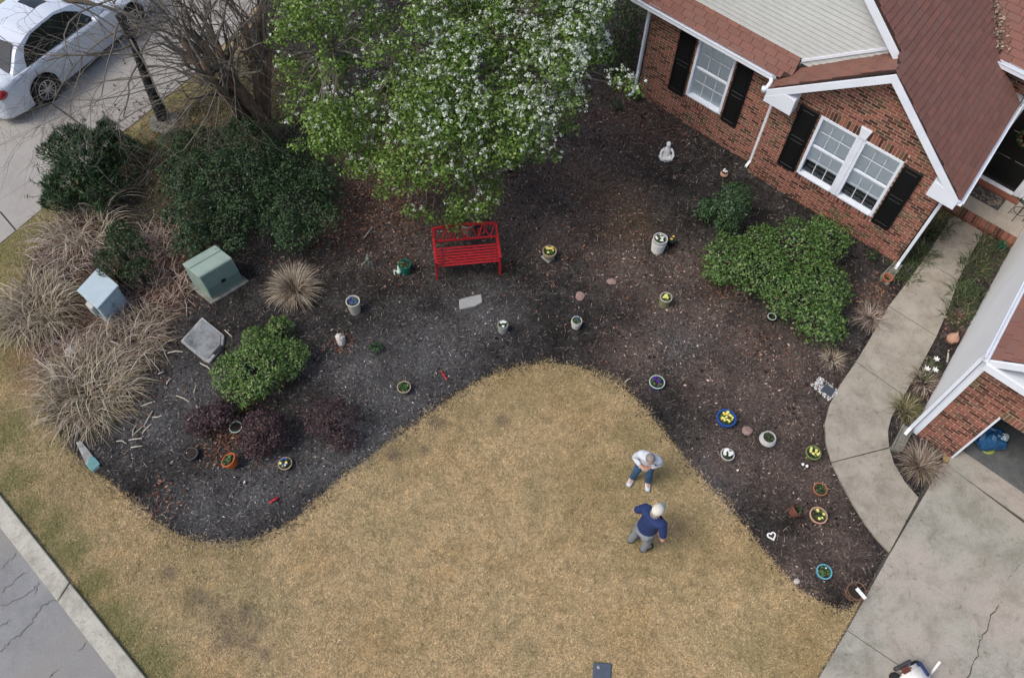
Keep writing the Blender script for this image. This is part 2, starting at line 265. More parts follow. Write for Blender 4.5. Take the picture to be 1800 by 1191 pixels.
class MB:
    def __init__(self): self.v = []; self.f = []
    def add(self, vs_, fs):
        n = len(self.v); self.v += [tuple(p) for p in vs_]; self.f += [tuple(i+n for i in q) for q in fs]; return self
    def hexa(self, p):     # 8 corners: bottom 4 ccw, top 4 ccw
        return self.add(p, [(3, 2, 1, 0), (4, 5, 6, 7), (0, 1, 5, 4), (1, 2, 6, 5), (2, 3, 7, 6), (3, 0, 4, 7)])
    def box(self, c, s, rz=0.0, M=None):
        x, y, z = s[0]/2, s[1]/2, s[2]/2
        P = [Vector(q) for q in ((-x, -y, -z), (x, -y, -z), (x, y, -z), (-x, y, -z), (-x, -y, z), (x, -y, z), (x, y, z), (-x, y, z))]
        Mx = M if M is not None else Matrix.Rotation(rz, 3, 'Z')
        return self.hexa([Mx@q+Vector(c) for q in P])
    def bar(self, a, b, w, h=None, up=(0, 0, 1)):
        a, b = Vector(a), Vector(b); d = (b-a); L = d.length; d.normalize(); u = Vector(up)
        s = d.cross(u)
        if s.length < 1e-4: s = d.cross(Vector((1, 0, 0)))
        s.normalize(); u = s.cross(d); h = h or w
        return self.hexa([a+s*sx*w/2+u*sz*h/2+d*L*e for sz in (-1, 1) for (sx, e) in ((-1, 0), (1, 0), (1, 1), (-1, 1))])
    def prism(self, poly, z0, z1):
        n = len(poly)
        return self.add([(p[0], p[1], z0) for p in poly]+[(p[0], p[1], z1) for p in poly],
                        [tuple(range(n-1, -1, -1)), tuple(range(n, 2*n))]+[(i, (i+1) % n, n+(i+1) % n, n+i) for i in range(n)])
    def tube(self, pts, rad, n=6, caps=True):
        pts = [Vector(p) for p in pts]; rad = rad if hasattr(rad, '__len__') else [rad]*len(pts)
        V_, F_ = [], []; s = None
        for i, p in enumerate(pts):
            d = (pts[min(i+1, len(pts)-1)]-pts[max(i-1, 0)]).normalized()
            if s is None: s = d.orthogonal().normalized()
            s = (s-d*s.dot(d)); s = s.normalized() if s.length > 1e-5 else d.orthogonal().normalized()
            u = d.cross(s)
            V_ += [p+(s*math.cos(2*math.pi*k/n)+u*math.sin(2*math.pi*k/n))*rad[i] for k in range(n)]
        for i in range(len(pts)-1):
            for k in range(n): F_.append((i*n+k, i*n+(k+1) % n, (i+1)*n+(k+1) % n, (i+1)*n+k))
        if caps: F_ += [tuple(range(n-1, -1, -1)), tuple(range((len(pts)-1)*n, len(pts)*n))]
        return self.add(V_, F_)
    def lathe(self, prof, n=20, c=(0, 0, 0), close=False):
        V_, F_ = [], []
        for (r, z) in prof: V_ += [(c[0]+r*math.cos(2*math.pi*k/n), c[1]+r*math.sin(2*math.pi*k/n), c[2]+z) for k in range(n)]
        for i in range(len(prof)-1):
            for k in range(n): F_.append((i*n+k, i*n+(k+1) % n, (i+1)*n+(k+1) % n, (i+1)*n+k))
        F_ += [tuple(range(n-1, -1, -1)), tuple(range((len(prof)-1)*n, len(prof)*n))]
        return self.add(V_, F_)
    def ball(self, c, r, n=8, m=6, jit=0.0, M=None):
        r = r if hasattr(r, '__len__') else (r, r, r); V_, F_ = [], []
        for i in range(m+1):
            a = math.pi*i/m
            for k in range(n):
                b = 2*math.pi*k/n; j = 1+random.uniform(-jit, jit)
                q = Vector((r[0]*math.sin(a)*math.cos(b)*j, r[1]*math.sin(a)*math.sin(b)*j, r[2]*math.cos(a)*j))
                if M is not None: q = M@q
                V_.append(q+Vector(c))
        for i in range(m):
            for k in range(n): F_.append((i*n+k, (i+1)*n+k, (i+1)*n+(k+1) % n, i*n+(k+1) % n))
        return self.add(V_, F_)
    def build(self, name, mat, parent=None, smooth=False, loc=None, bevel=0.0, seg=1, subsurf=0, keep=False):
        me = bpy.data.meshes.new(name); me.from_pydata(self.v, [], self.f); me.update(); me.validate()
        bm = bmesh.new(); bm.from_mesh(me); 
        if not keep: bmesh.ops.recalc_face_normals(bm, faces=bm.faces)
        if bevel: bmesh.ops.bevel(bm, geom=list(bm.edges), offset=bevel, segments=seg, affect='EDGES', clamp_overlap=True)
        bm.to_mesh(me); bm.free()
        if smooth: me.polygons.foreach_set('use_smooth', np.ones(len(me.polygons), bool))
        me.materials.append(MATS[mat]); o = bpy.data.objects.new(name, me)
        if loc is not None: o.location = loc
        if subsurf:
            s = o.modifiers.new('s', 'SUBSURF'); s.levels = subsurf; s.render_levels = subsurf
        return link(o, parent)
def smooth_angle(o, deg=40):
    me = o.data; bm = bmesh.new(); bm.from_mesh(me)
    for f in bm.faces: f.smooth = True
    for e in bm.edges:
        if len(e.link_faces) == 2 and e.calc_face_angle(0) > R(deg): e.smooth = False
    bm.to_mesh(me); bm.free(); return o
def rand_dirs(n):
    d = RNG.normal(size=(n, 3)); return d/np.linalg.norm(d, axis=1)[:, None]
def unit(a): return a/np.maximum(1e-9, np.linalg.norm(a, axis=1))[:, None]
def leaf_mesh(name, pts, nrm, size, mat, parent=None, aspect=0.5, jit=0.8, fold=0.25, loc=None, axis=None):
    """one folded leaf (two triangles a side) per point"""
    n = len(pts); nn = unit(np.asarray(nrm)+rand_dirs(n)*jit)
    ax = rand_dirs(n) if axis is None else unit(np.asarray(axis)+rand_dirs(n)*.35)
    ax = unit(ax-nn*np.sum(ax*nn, 1)[:, None]); sd_ = np.cross(nn, ax)
    L = np.asarray(size)*RNG.uniform(.65, 1.35, n); L = L[:, None]; Wd = L*aspect
    a = pts-ax*L*.5; b = pts+sd_*Wd*.5+nn*L*fold*.35; c = pts+ax*L*.5-nn*L*.12; d = pts-sd_*Wd*.5+nn*L*fold*.35
    v = np.stack([a, b, c, d], 1).reshape(-1, 3); f = np.arange(4*n).reshape(n, 4)
    return raw_mesh(name, v, f, mat, parent, loc=loc)
def ribbon_mesh(name, base, dirs, length, width, droop, mat, parent=None, seg=4, loc=None, curl=0.0):
    """arching grass blades: base (n,3), start direction (n,3)"""
    n = len(base); d = unit(np.asarray(dirs)); L = np.asarray(length)[:, None]; side = np.cross(d, np.array([0, 0, 1.])); side = unit(side+rand_dirs(n)*.25)
    hor = d.copy(); hor[:, 2] = 0; hor = unit(hor); P = [np.asarray(base)]; cur = d.copy(); dr = np.asarray(droop)[:, None]
    for s in range(seg):
        P.append(P[-1]+cur*L/seg); cur = unit(cur+np.array([0, 0, -1.])*dr*(s+1)/seg+hor*dr*.15+rand_dirs(n)*curl)
    V_ = []
    for s, p in enumerate(P):
        w = (np.asarray(width)*(1-(s/seg)**1.5*.9))[:, None]/2; V_ += [p-side*w, p+side*w]
    v = np.stack(V_, 1); v[:, :, 2] = np.maximum(v[:, :, 2], 0.004); v = v.reshape(-1, 3); k = 2*(seg+1)
    f = np.concatenate([np.arange(n)[:, None]*k+np.array([[2*s, 2*s+1, 2*s+3, 2*s+2]]) for s in range(seg)], 0)
    return raw_mesh(name, v, f, mat, parent, loc=loc)
def inside(pts, poly):
    x, y = pts[:, 0], pts[:, 1]; r = np.zeros(len(pts), bool); n = len(poly)
    for i in range(n):
        (x1, y1), (x2, y2) = poly[i], poly[(i+1) % n]
        if y1 == y2: continue
        c = ((y1 > y) != (y2 > y)) & (x < (x2-x1)*(y-y1)/(y2-y1)+x1); r ^= c
    return r
def smooth_poly(px, it=2, closed=True):
    p = [Vector((a, b)) for a, b in px]
    for _ in range(it):
        q = []; n = len(p)
        for i in range(n if closed else n-1):
            a, b = p[i], p[(i+1) % n]; q += [a*.75+b*.25, a*.25+b*.75]
        p = q if closed else [p[0]]+q+[p[-1]]
    return [(v.x, v.y) for v in p]
def wpoly(px, z=0.0): return [tuple(at(a, b, z))[:2] for a, b in px]
def scatter(poly, n):
    a = np.array(poly); lo, hi = a.min(0), a.max(0); out = []; got = 0
    while got < n:
        p = RNG.uniform(lo, hi, (n*2, 2)); p = p[inside(p, poly)]; out.append(p); got += len(p)
    return np.concatenate(out)[:n]

# ------------------------------------------------------------------ ground, road, paving
def sheet(name, poly, z, mat, kind='structure', parent=None):
    bm = bmesh.new(); vs_ = [bm.verts.new((p[0], p[1], z)) for p in poly]; f = bm.faces.new(vs_)
    if f.normal.z < 0: f.normal_flip()
    bm.normal_update()
    if f.normal.z < 0: bmesh.ops.reverse_faces(bm, faces=[f])
    bmesh.ops.triangulate(bm, faces=bm.faces[:])
    me = bpy.data.meshes.new(name); bm.to_mesh(me); bm.free(); me.materials.append(MATS[mat]); o = bpy.data.objects.new(name, me); link(o, parent)
    if kind: tag(o, kind=kind)
    return o
lawn = sheet('lawn', [(-600, -600), (600, -600), (600, 600), (-600, 600)], -0.012, 'lawn')
tag(lawn, 'dormant tan front lawn with olive patches')
BED_PX = smooth_poly([(1503, 1070), (1462, 1068), (1400, 1032), (1348, 975), (1302, 915), (1252, 862), (1205, 808), (1165, 757), (1122, 705), (1078, 668), (1025, 645), (965, 637), (905, 645), (860, 660), (808, 688), (762, 722), (705, 762), (655, 798), (605, 836), (562, 872), (532, 902), (490, 930), (440, 949), (390, 954), (340, 949), (292, 930), (242, 890), (192, 846), (150, 818), (112, 780), (85, 715), (72, 640), (48, 590), (28, 520), (60, 440), (110, 380), (215, 290), (300, 215), (390, 140), (440, 60), (470, -60), (800, -150), (1180, -60), (1150, 110), (1140, 140), (1335, 262), (1590, 440), (1668, 372), (1800, 440), (1800, 560), (1680, 700), (1640, 760), (1668, 800), (1614, 878), (1562, 972)], 1)
BED = wpoly(BED_PX)
def height(x, y):
    return (np.sin(x*3.1+1.3*np.sin(y*2.3))*np.sin(y*2.7+1.1*np.sin(x*1.9))*.012+np.sin(x*9.3+2*np.sin(y*7.1))*np.sin(y*8.7+x*3)*.009+np.sin(x*23+3*np.sin(y*17))*np.sin(y*25+2*np.sin(x*19))*.005+.010)
def on_paving(P): return np.any([inside(P, q) for q in WPOLY], 0)
def bed_mesh():
    a = np.array(BED); lo, hi = a.min(0), a.max(0); st = .06
    xs, ys = np.arange(lo[0], hi[0], st), np.arange(lo[1], hi[1], st); X_, Y_ = np.meshgrid(xs, ys, indexing='ij')
    P = np.stack([X_.ravel(), Y_.ravel()], 1); ok = inside(P, BED).reshape(X_.shape)
    Z_ = height(P[:, 0], P[:, 1])+RNG.normal(size=len(P))*.010; Z_[on_paving(P)] = -.05
    idx = np.arange(len(P)).reshape(X_.shape)
    q = ok[:-1, :-1] & ok[1:, :-1] & ok[1:, 1:] & ok[:-1, 1:]
    f = np.stack([idx[:-1, :-1][q], idx[1:, :-1][q], idx[1:, 1:][q], idx[:-1, 1:][q]], 1)
    used = np.unique(f); mp = np.full(len(P), -1); mp[used] = np.arange(len(used))
    o = raw_mesh('mulch_bed', np.c_[P, Z_][used], mp[f], 'soil', smooth=True); tag(o, 'dark mulch planting bed curving round the lawn', kind='structure')
sheet('bed_soil', BED, -0.004, 'soil')

# neighbour's driveway, road and kerb
NEIGH = wpoly([(-420, 830), (0, 428), (95, 350), (200, 245), (250, 205), (330, 140), (420, 50), (500, -60), (560, -160), (330, -160), (205, -45), (130, 0), (30, 58), (-200, 230), (-700, 600)])
tag(sheet('neighbour_driveway', NEIGH, 0.006, 'neighbour_concrete'), 'pale concrete driveway of the neighbouring house')
sheet('paving_base', wpoly([(1655, 395), (1500, 640), (1452, 745), (1462, 815), (1560, 968), (1500, 1080), (1430, 1200), (1800, 1400), (1900, 960), (1657, 813), (1610, 870), (1566, 800), (1562, 745), (1640, 600), (1725, 412)]), 0.0, 'crack_dark')
mb = MB()
for a, b in (((0, 372), (28, 405)), ((85, 178), (160, 232))): mb.bar(at(*a, .008), at(*b, .008), .03, .004)
tag(mb.build('driveway_joint', 'dark'), kind='structure')
KA, KB, KC, KD = (0, 868), (258, 1191), (0, 926), (206, 1191)
def ext(a, b, s0, s1): A, B = at(*a), at(*b); return A+(B-A)*s0, A+(B-A)*s1
r0, r1 = ext(KC, KD, -4, 4); e0, e1 = ext(KA, KB, -4, 4)
nrm = (r0-e0).normalized(); side = Vector((-(r1-r0).y, (r1-r0).x, 0)).normalized()
if side.dot(Vector((-1, -1, 0))) < 0: side = -side
tag(sheet('road', [tuple(r0)[:2], tuple(r1)[:2], tuple(r1+side*9)[:2], tuple(r0+side*9)[:2]], -0.006, 'asphalt'), 'cracked grey asphalt street')
kerb = empty('kerb', kind='structure', label='pale concrete kerb between the lawn and the street')
cuts = [-4, -2.6, -1.2, -.02, .515, 1.6, 2.8, 4]
for i in range(len(cuts)-1):
    def L(a, b, s): A, B = at(*a), at(*b); return A+(B-A)*s
    s0, s1 = cuts[i]+.003, cuts[i+1]-.003
    q = [L(KC, KD, s0), L(KC, KD, s1), L(KA, KB, s1), L(KA, KB, s0)]
    hs = [.006, .006, .07, .07]
    mb = MB(); mb.hexa([Vector((p.x, p.y, -.2)) for p in q]+[Vector((p.x, p.y, h)) for p, h in zip(q, hs)])
    mb.build('kerb_stone', 'kerb_concrete', kerb, bevel=.012)
def crack(name, px, w, z=0.003, mat='dark', sub=6, jit=.05):
    pts = [at(a, b, z) for a, b in px]; P = []
    for i in range(len(pts)-1):
        for k in range(sub): P.append(pts[i].lerp(pts[i+1], k/sub)+Vector((random.uniform(-jit, jit), random.uniform(-jit, jit), 0)))
    P.append(pts[-1]); V_, F_ = [], []
    for i, p in enumerate(P):
        d = P[min(i+1, len(P)-1)]-P[max(i-1, 0)]; s = Vector((-d.y, d.x, 0)).normalized()*w*random.uniform(.3, .8)*(1 if 0 < i < len(P)-1 else .2); V_ += [p-s, p+s]
    for i in range(len(P)-1): F_.append((2*i, 2*i+1, 2*i+3, 2*i+2))
    m = MB(); m.add(V_, F_); return tag(m.build(name, mat), kind='structure')
for px in ([(0, 1000), (15, 987), (28, 970)], [(0, 1042), (25, 1022), (52, 1000)], [(0, 1062), (22, 1058), (50, 1043), (70, 1025)], [(0, 1146), (15, 1130), (40, 1112), (60, 1085), (76, 1062), (98, 1056)], [(137, 1145), (152, 1128)], [(85, 1191), (103, 1175)], [(0, 1100), (20, 1088)], [(62, 1048), (66, 1020)]):
    crack('asphalt_crack', px, .0075, mat='crack', sub=5, jit=.03)

def slab_set(name, label, polys, mat, z0, z1, piece, gap=.008):
    e = empty(name, kind='structure', label=label)
    for poly in polys:
        c = Vector((sum(p[0] for p in poly)/len(poly), sum(p[1] for p in poly)/len(poly), 0))
        q = []
        for p in poly:
            d = (c-Vector((p[0], p[1], 0))).normalized()*gap; q.append((p[0]+d.x, p[1]+d.y))
        m = MB(); m.prism(q, z0, z1); m.build(piece, mat, e)
    return e
Lft = [(1668, 386), (1640, 430), (1622, 458), (1598, 490), (1560, 540), (1528, 595), (1503, 637), (1476, 675), (1456, 712), (1448, 745), (1450, 780), (1460, 814), (1478, 852), (1498, 888), (1520, 923), (1541, 950), (1562, 972)]
Rgt = [(1727, 410), (1702, 455), (1683, 495), (1668, 540), (1645, 593), (1618, 645), (1588, 697), (1566, 735), (1560, 760), (1562, 788), (1570, 815), (1590, 848), (1614, 876)]
def cut(pl, a, b): return [p for p in pl if a <= p[1] <= b]
WPOLY = []
for (la, lb, ra, rb) in ((386, 458, 410, 495), (458, 540, 495, 593), (540, 637, 593, 697), (637, 814, 697, 788), (814, 972, 788, 876)):
    WPOLY.append(wpoly(cut(Lft, la, lb)+cut(Rgt, ra, rb)[::-1]))
WPOLY[0] = wpoly([(1680, 378), (1668, 386)]+cut(Lft, 400, 458)+cut(Rgt, 411, 495)[::-1]+[(1727, 412), (1720, 400)])
bed_mesh()
slab_set('walkway', 'curved concrete walkway from the driveway to the front door', WPOLY, 'walk_concrete', -.1, .045, 'paving_slab', .012)
D0, D1, D2, D3 = at(1437, 1191), at(1487, 1107), at(1562, 972), at(1657, 812)
dv = (at(1595, 1180)-at(1487, 1107)).normalized(); ap = (at(1800, 920)-at(1657, 812)).normalized()
dd = (D0-D1)
slabs = [[D1+dd*3.2, D1+dd*3.2+dv*7, D1+dv*7, D1], [D1, D1+dv*7, D3+ap*7, D3, D2]]
slab_set('driveway', 'wide weathered concrete driveway in front of the garage', [[tuple(p)[:2] for p in s] for s in slabs], 'drive_concrete', -.1, .026, 'driveway_slab', .016)
crack('driveway_crack', [(1758, 1062), (1742, 1078), (1735, 1105), (1722, 1125), (1718, 1150), (1708, 1172), (1700, 1191), (1690, 1230)], .014, .0285, 'crack_dark', 4, .02)
crack('driveway_crack', [(1800, 985), (1778, 1008), (1770, 1020)], .006, .0285, 'crack', 4, .02)

# ------------------------------------------------------------------ loose surface cover
def near_mask(P, spots, f=1.0):
    m = np.zeros(len(P), bool)
    for (x, y, r_) in spots: m |= (P[:, 0]-x)**2+(P[:, 1]-y)**2 < (r_*f)**2
    return m
def chips(n):
    P = scatter(BED, n); P = P[~on_paving(P)]; n = len(P); z = height(P[:, 0], P[:, 1])+RNG.uniform(.004, .022, n); c = np.c_[P, z]
    L = RNG.choice([.018, .028, .045, .07], n, p=[.36, .36, .22, .06]); nn = np.tile([0, 0, 1.], (n, 1))
    v = leaf_mesh('bark_mulch', c, nn, L, 'chip', aspect=.42, jit=.75, fold=.1); tag(v, 'shredded dark bark mulch', kind='stuff')
chips(140000)
def clods(n):
    P = scatter(BED, n); f = np.sin(P[:, 0]*1.9+2*np.sin(P[:, 1]*1.3))*np.sin(P[:, 1]*2.3+1.5*np.sin(P[:, 0]*1.7))+.5*np.sin(P[:, 0]*5.1+P[:, 1]*3)*np.sin(P[:, 1]*4.3-P[:, 0]); P = P[~on_paving(P) & (f+RNG.normal(size=n)*.22 > .45)]; n = len(P); z = height(P[:, 0], P[:, 1])+RNG.uniform(.005, .025, n)
    tag(leaf_mesh('mulch_clods', np.c_[P, z], np.tile([0, 0, 1.], (n, 1)), RNG.choice([.03, .045, .07, .1], n, p=[.4, .3, .2, .1]), 'clod', aspect=.7, jit=.55, fold=.5), 'dark lumps of composted mulch', kind='stuff')
clods(16000)
def spill():
    a = np.array(BED+BED[:1]); k = RNG.integers(0, len(BED), 9000); u = RNG.random((9000, 1)); P = a[k]*(1-u)+a[k+1]*u+RNG.normal(size=(9000, 2))*.09; P = P[~on_paving(P) & ~inside(P, NEIGH)]; n = len(P); L = RNG.choice([.015, .025, .04], n)
    tag(leaf_mesh('spilled_mulch', np.c_[P, RNG.uniform(.004, .03, n)], np.tile([0, 0, 1.], (n, 1)), L, 'chip', aspect=.45, jit=.6, fold=.1), 'bark chips spilled on the edge of the lawn', kind='stuff')
spill()
def blades():
    poly_all = wpoly([(-60, 830), (-60, 860), (262, 1195), (280, 1260), (1450, 1260), (1440, 1195), (1505, 1075), (1560, 900), (1300, 560), (950, 560), (500, 820), (300, 900), (100, 700), (60, 560), (-60, 500)])
    bedin = wpoly(smooth_poly([(1600, 880), (1560, 985), (1505, 1066), (1480, 1066), (1440, 1052), (1390, 1015), (1335, 950), (1290, 890), (1240, 835), (1180, 765), (1130, 700), (1085, 662), (1028, 639), (965, 631), (905, 639), (855, 655), (800, 683), (755, 716), (700, 756), (600, 830), (556, 866), (525, 897), (486, 924), (438, 943), (390, 948), (343, 943), (296, 925), (247, 885), (198, 841), (155, 812), (120, 775), (95, 715), (82, 640), (60, 590), (40, 520), (900, 300), (1600, 500)], 1))
    out = []
    P = scatter(poly_all, 400000); wob = np.stack([np.sin(P[:, 1]*9+np.sin(P[:, 0]*5)*2), np.cos(P[:, 0]*11+np.sin(P[:, 1]*4)*2)], 1)*.035+RNG.normal(size=P.shape)*.035; P = P[~inside(P+wob, bedin)]; out.append(P)
    P2 = scatter(wpoly([(-60, 480), (60, 380), (200, 265), (330, 145), (430, 60), (460, 90), (440, 200), (330, 270), (180, 330), (80, 420), (30, 540), (-60, 600)]), 42000); out.append(P2)
    P3 = scatter(wpoly([(-120, 130), (30, 55), (135, 0), (200, -60), (-200, -60)]), 9000); out.append(P3)
    P = np.concatenate(out); P = P[~inside(P, NEIGH)]; n = len(P)
    L = RNG.uniform(.022, .05, n); ang = RNG.uniform(0, 2*np.pi, n); el = RNG.uniform(.1, .95, n)
    d = np.stack([np.cos(ang)*np.cos(el), np.sin(ang)*np.cos(el), np.sin(el)], 1); s = np.stack([-np.sin(ang), np.cos(ang), RNG.uniform(-.4, .4, n)], 1)*.0052
    b = np.c_[P, np.full(n, -.01)+RNG.uniform(0, .012, n)]; v = np.stack([b-s, b+s, b+d*L[:, None]], 1).reshape(-1, 3)
    o = raw_mesh('turf_blades', v, np.arange(3*n).reshape(n, 3), 'lawn_blade'); tag(o, 'short dormant turf grass of the front lawn', 'grass', kind='stuff')
blades()
def fallen():
    pts = []
    for (px, py, r_, n) in ((690, 330, 1.6, 1500), (640, 380, 1.2, 900), (760, 300, 1.6, 1100), (880, 260, 1.4, 700), (450, 770, .42, 240), (385, 790, .35, 200), (400, 755, .3, 200), (440, 715, .5, 160), (270, 480, 1.2, 900), (300, 505, .6, 350), (280, 250, 1.6, 900), (400, 190, 1.8, 900), (600, 603, .26, 110), (1280, 500, .55, 260), (1350, 600, .7, 120), (1400, 640, .8, 80), (1080, 210, 1.4, 700), (1000, 330, 1.8, 500), (1150, 230, 1.0, 350), (1540, 520, .5, 200), (250, 690, .6, 160), (290, 880, .35, 90), (700, 480, .5, 90), (1690, 570, .7, 300), (1640, 700, .4, 150), (560, 400, 1.0, 300), (950, 450, 1.6, 260), (1130, 480, 1.6, 260)):
        c = at(px, py); a = RNG.normal(size=(n, 2))*r_*.55+np.array([c.x, c.y]); pts.append(a)
    P = np.concatenate(pts); n = len(P); z = height(P[:, 0], P[:, 1])+RNG.uniform(.012, .035, n)
    # none on the paving
    keep = ~np.any([inside(P, q) for q in WPOLY], 0); c = np.c_[P, z][keep]; n = len(c)
    o = leaf_mesh('fallen_leaves', c, np.tile([0, 0, 1.], (n, 1)), RNG.uniform(.03, .075, n), 'dead_leaf', aspect=.55, jit=.5, fold=.5); tag(o, 'dry fallen leaves lying on the bed', kind='stuff')
fallen()
def litter():     # thin light fibres, pine straw and twigs all over the bed
    P = scatter(BED, 9000); P = P[~on_paving(P)]; n = len(P); c = np.c_[P, height(P[:, 0], P[:, 1])+.022]; a = RNG.uniform(0, 2*np.pi, n)
    ribbon_mesh_o = ribbon_mesh('straw_litter', c, np.stack([np.cos(a), np.sin(a), RNG.uniform(0, .25, n)], 1), RNG.uniform(.05, .16, n), np.full(n, .006), np.full(n, .12), 'straw_grey', seg=3, curl=.2)
    tag(ribbon_mesh_o, 'thin dry straw and twigs on the mulch', kind='stuff')
litter()

# ------------------------------------------------------------------ the brick house
HO = at(1574, 462); HU = Vector((math.cos(R(-41.5)), math.sin(R(-41.5)), 0)); HV = Vector((math.cos(R(54.5)), math.sin(R(54.5)), 0))
def hl(u, v, z): p = HU*u+HV*v; return Vector((p.x, p.y, z))
def hw(u, v, z): return hl(u, v, z)+Vector((HO.x, HO.y, 0))
house = empty('brick_house', (HO.x, HO.y, 0), label='red brick house with brown shingle roofs, white trim and black shutters', cat='house')
def hb(m, u0, u1, v0, v1, z0, z1):
    return m.hexa([hl(u0, v0, z0), hl(u1, v0, z0), hl(u1, v1, z0), hl(u0, v1, z0), hl(u0, v0, z1), hl(u1, v0, z1), hl(u1, v1, z1), hl(u0, v1, z1)])
def hpoly(m, pts, v0, v1):      # (u,z) outline extruded along v
    n = len(pts)
    return m.add([hl(u, v0, z) for u, z in pts]+[hl(u, v1, z) for u, z in pts], [tuple(range(n)), tuple(range(2*n-1, n-1, -1))]+[(i, n+i, n+(i+1) % n, (i+1) % n) for i in range(n)])
def hpart(m, name, mat, parent=None, bevel=0.0, smooth=False): return m.build(name, mat, parent if parent is not None else house, bevel=bevel, smooth=smooth)
EAVE, PITCH, UE = 2.50, 0.80, 0.28           # right slope: z = EAVE + PITCH*(UE-u)
def zP(u): return EAVE+PITCH*(UE-u)
CAMW = Vector((0, 0, CAM_H))
# ---- brick fields: (wall object, list of brick boxes)
BR = []
BL, BH = .203, .0677
def brick_field(wall, u0, u1, z0, z1, vf, keep, holes=(), zlo=.01):
    k = 0; z = zlo
    while z+BH <= z1:
        off = (k % 2)*BL/2; u = u0-off
        while u < u1:
            a, b = max(u+.0075, u0), min(u+BL-.0075, u1); cz = z+BH/2
            if b-a > .03 and keep((a+b)/2, z+BH) and z >= z0-.001:
                segs = [(a, b)]
                for (h0, h1, g0, g1) in holes:
                    ns = []
                    for (s0, s1) in segs:
                        if z+BH-.01 <= g0 or z >= g1 or s1 <= h0 or s0 >= h1: ns.append((s0, s1)); continue
                        if s0 < h0: ns.append((s0, h0))
                        if s1 > h1: ns.append((h1, s1))
                    segs = ns
                for (s0, s1) in segs:
                    if s1-s0 > .025: BR.append((wall, s0, s1, vf, z+.0075, z+BH-.0075, s1-s0 > BL-.016))
            u += BL
        z += BH; k += 1
def soldier(wall, u0, u1, z0, z1, vf, n, fan=0.0, uc=None):
    w = (u1-u0)/n
    for i in range(n): BR.append((wall, u0+i*w+.0085, u0+(i+1)*w-.0085, vf-.006, z0, z1, False))
# windows
WA = (-6.01, -5.02, .80, 2.40); WG = (-2.80, -.93, .76, 2.38); VA, VG = .25, 0.0
m = MB(); hpoly(m, [(-7.30, -.2), (-3.85, -.2), (-3.85, 2.72), (-7.30, 2.72)], VA+.012, VA+.2)
# cut the openings by building the wall as strips instead of one slab
def wall_strips(u0, u1, z1, vf, hole, extra=None):
    m = MB(); h0, h1, g0, g1 = hole
    hb(m, u0, h0, vf+.001, vf+.2, -.2, z1); hb(m, h1, u1, vf+.001, vf+.2, -.2, z1); hb(m, h0, h1, vf+.001, vf+.2, -.2, g0); hb(m, h0, h1, vf+.001, vf+.2, g1, z1)
    return m
wallA = hpart(wall_strips(-7.30, -3.85, 2.74, VA, WA), 'brick_wall', 'mortar')
m = wall_strips(-3.85, 0.0, 2.55, VG, WG)
hpoly(m, [(-3.85, 2.55), (0, 2.55), (-.02, 2.62), (-1.83, 4.06), (-3.80, 2.62)], VG+.001, VG+.2)
hb(m, -3.85, -3.65, VG+.2, VA+.2, -.2, 2.55)
wallG = hpart(m, 'brick_wall', 'mortar')
brick_field(wallA, -7.30, -3.86, 0, 2.66, VA, lambda u, z: True, [(WA[0], WA[1], WA[2]-.19, WA[3])])
soldier(wallA, WA[0], WA[1], WA[2]-.19, WA[2]-.005, VA, 14)
gkeep = lambda u, z: z < min(zP(u)-.20, EAVE+PITCH*(u+3.95)-.20)
brick_field(wallG, -3.85, 0.0, 0, 4.05, VG, gkeep, [(WG[0], WG[1], WG[2]-.14, WG[3]+.20)])
soldier(wallG, WG[0], WG[1], WG[2]-.14, WG[2]-.005, VG, 25)
soldier(wallG, WG[0], -1.955, WG[3]+.005, WG[3]+.20, VG, 11); soldier(wallG, -1.775, WG[1], WG[3]+.005, WG[3]+.20, VG, 11)
# garage front wall with its opening
GV, GU = -3.42, 1.87; GO = (2.66, 5.6, -.05, 1.70); GTOP = 2.86
m = MB(); hb(m, GU, GO[0], GV+.001, GV+.25, -.2, GTOP); hb(m, GO[0], 7.0, GV+.001, GV+.25, GO[3], GTOP)
wallR = hpart(m, 'brick_wall', 'mortar')
brick_field(wallR, GU, 4.2, 0, GTOP, GV, lambda u, z: True, [(GO[0], GO[1], -.1, GO[3]+.19)])
soldier(wallR, GO[0], GO[0]+.0677*22, GO[3], GO[3]+.19, GV, 22)
# entry wall
EV = 3.48; DO = (.42, 1.36, .2, 2.22)
m = MB(); hb(m, -1.2, .12, EV+.001, EV+.2, 0, 3.2); hb(m, .12, 1.95, EV+.001, EV+.2, 2.32, 3.2); hb(m, 1.75, 1.95, EV+.001, EV+.2, 0, 2.32)
wallE = hpart(m, 'brick_wall', 'mortar')
brick_field(wallE, -1.2, 1.95, .1, 3.1, EV, lambda u, z: True, [(.12, 1.75, 0, 2.5)]); soldier(wallE, .12, 1.75, 2.32, 2.5, EV, 24)
# side returns of the gable wing (seen only from other viewpoints)
m = MB(); hb(m, -.2, -.012, .2, EV, -.2, 2.6); hb(m, -7.3, -7.1, VA+.2, 6, -.2, 2.8); hpart(m, 'side_wall', 'mortar')
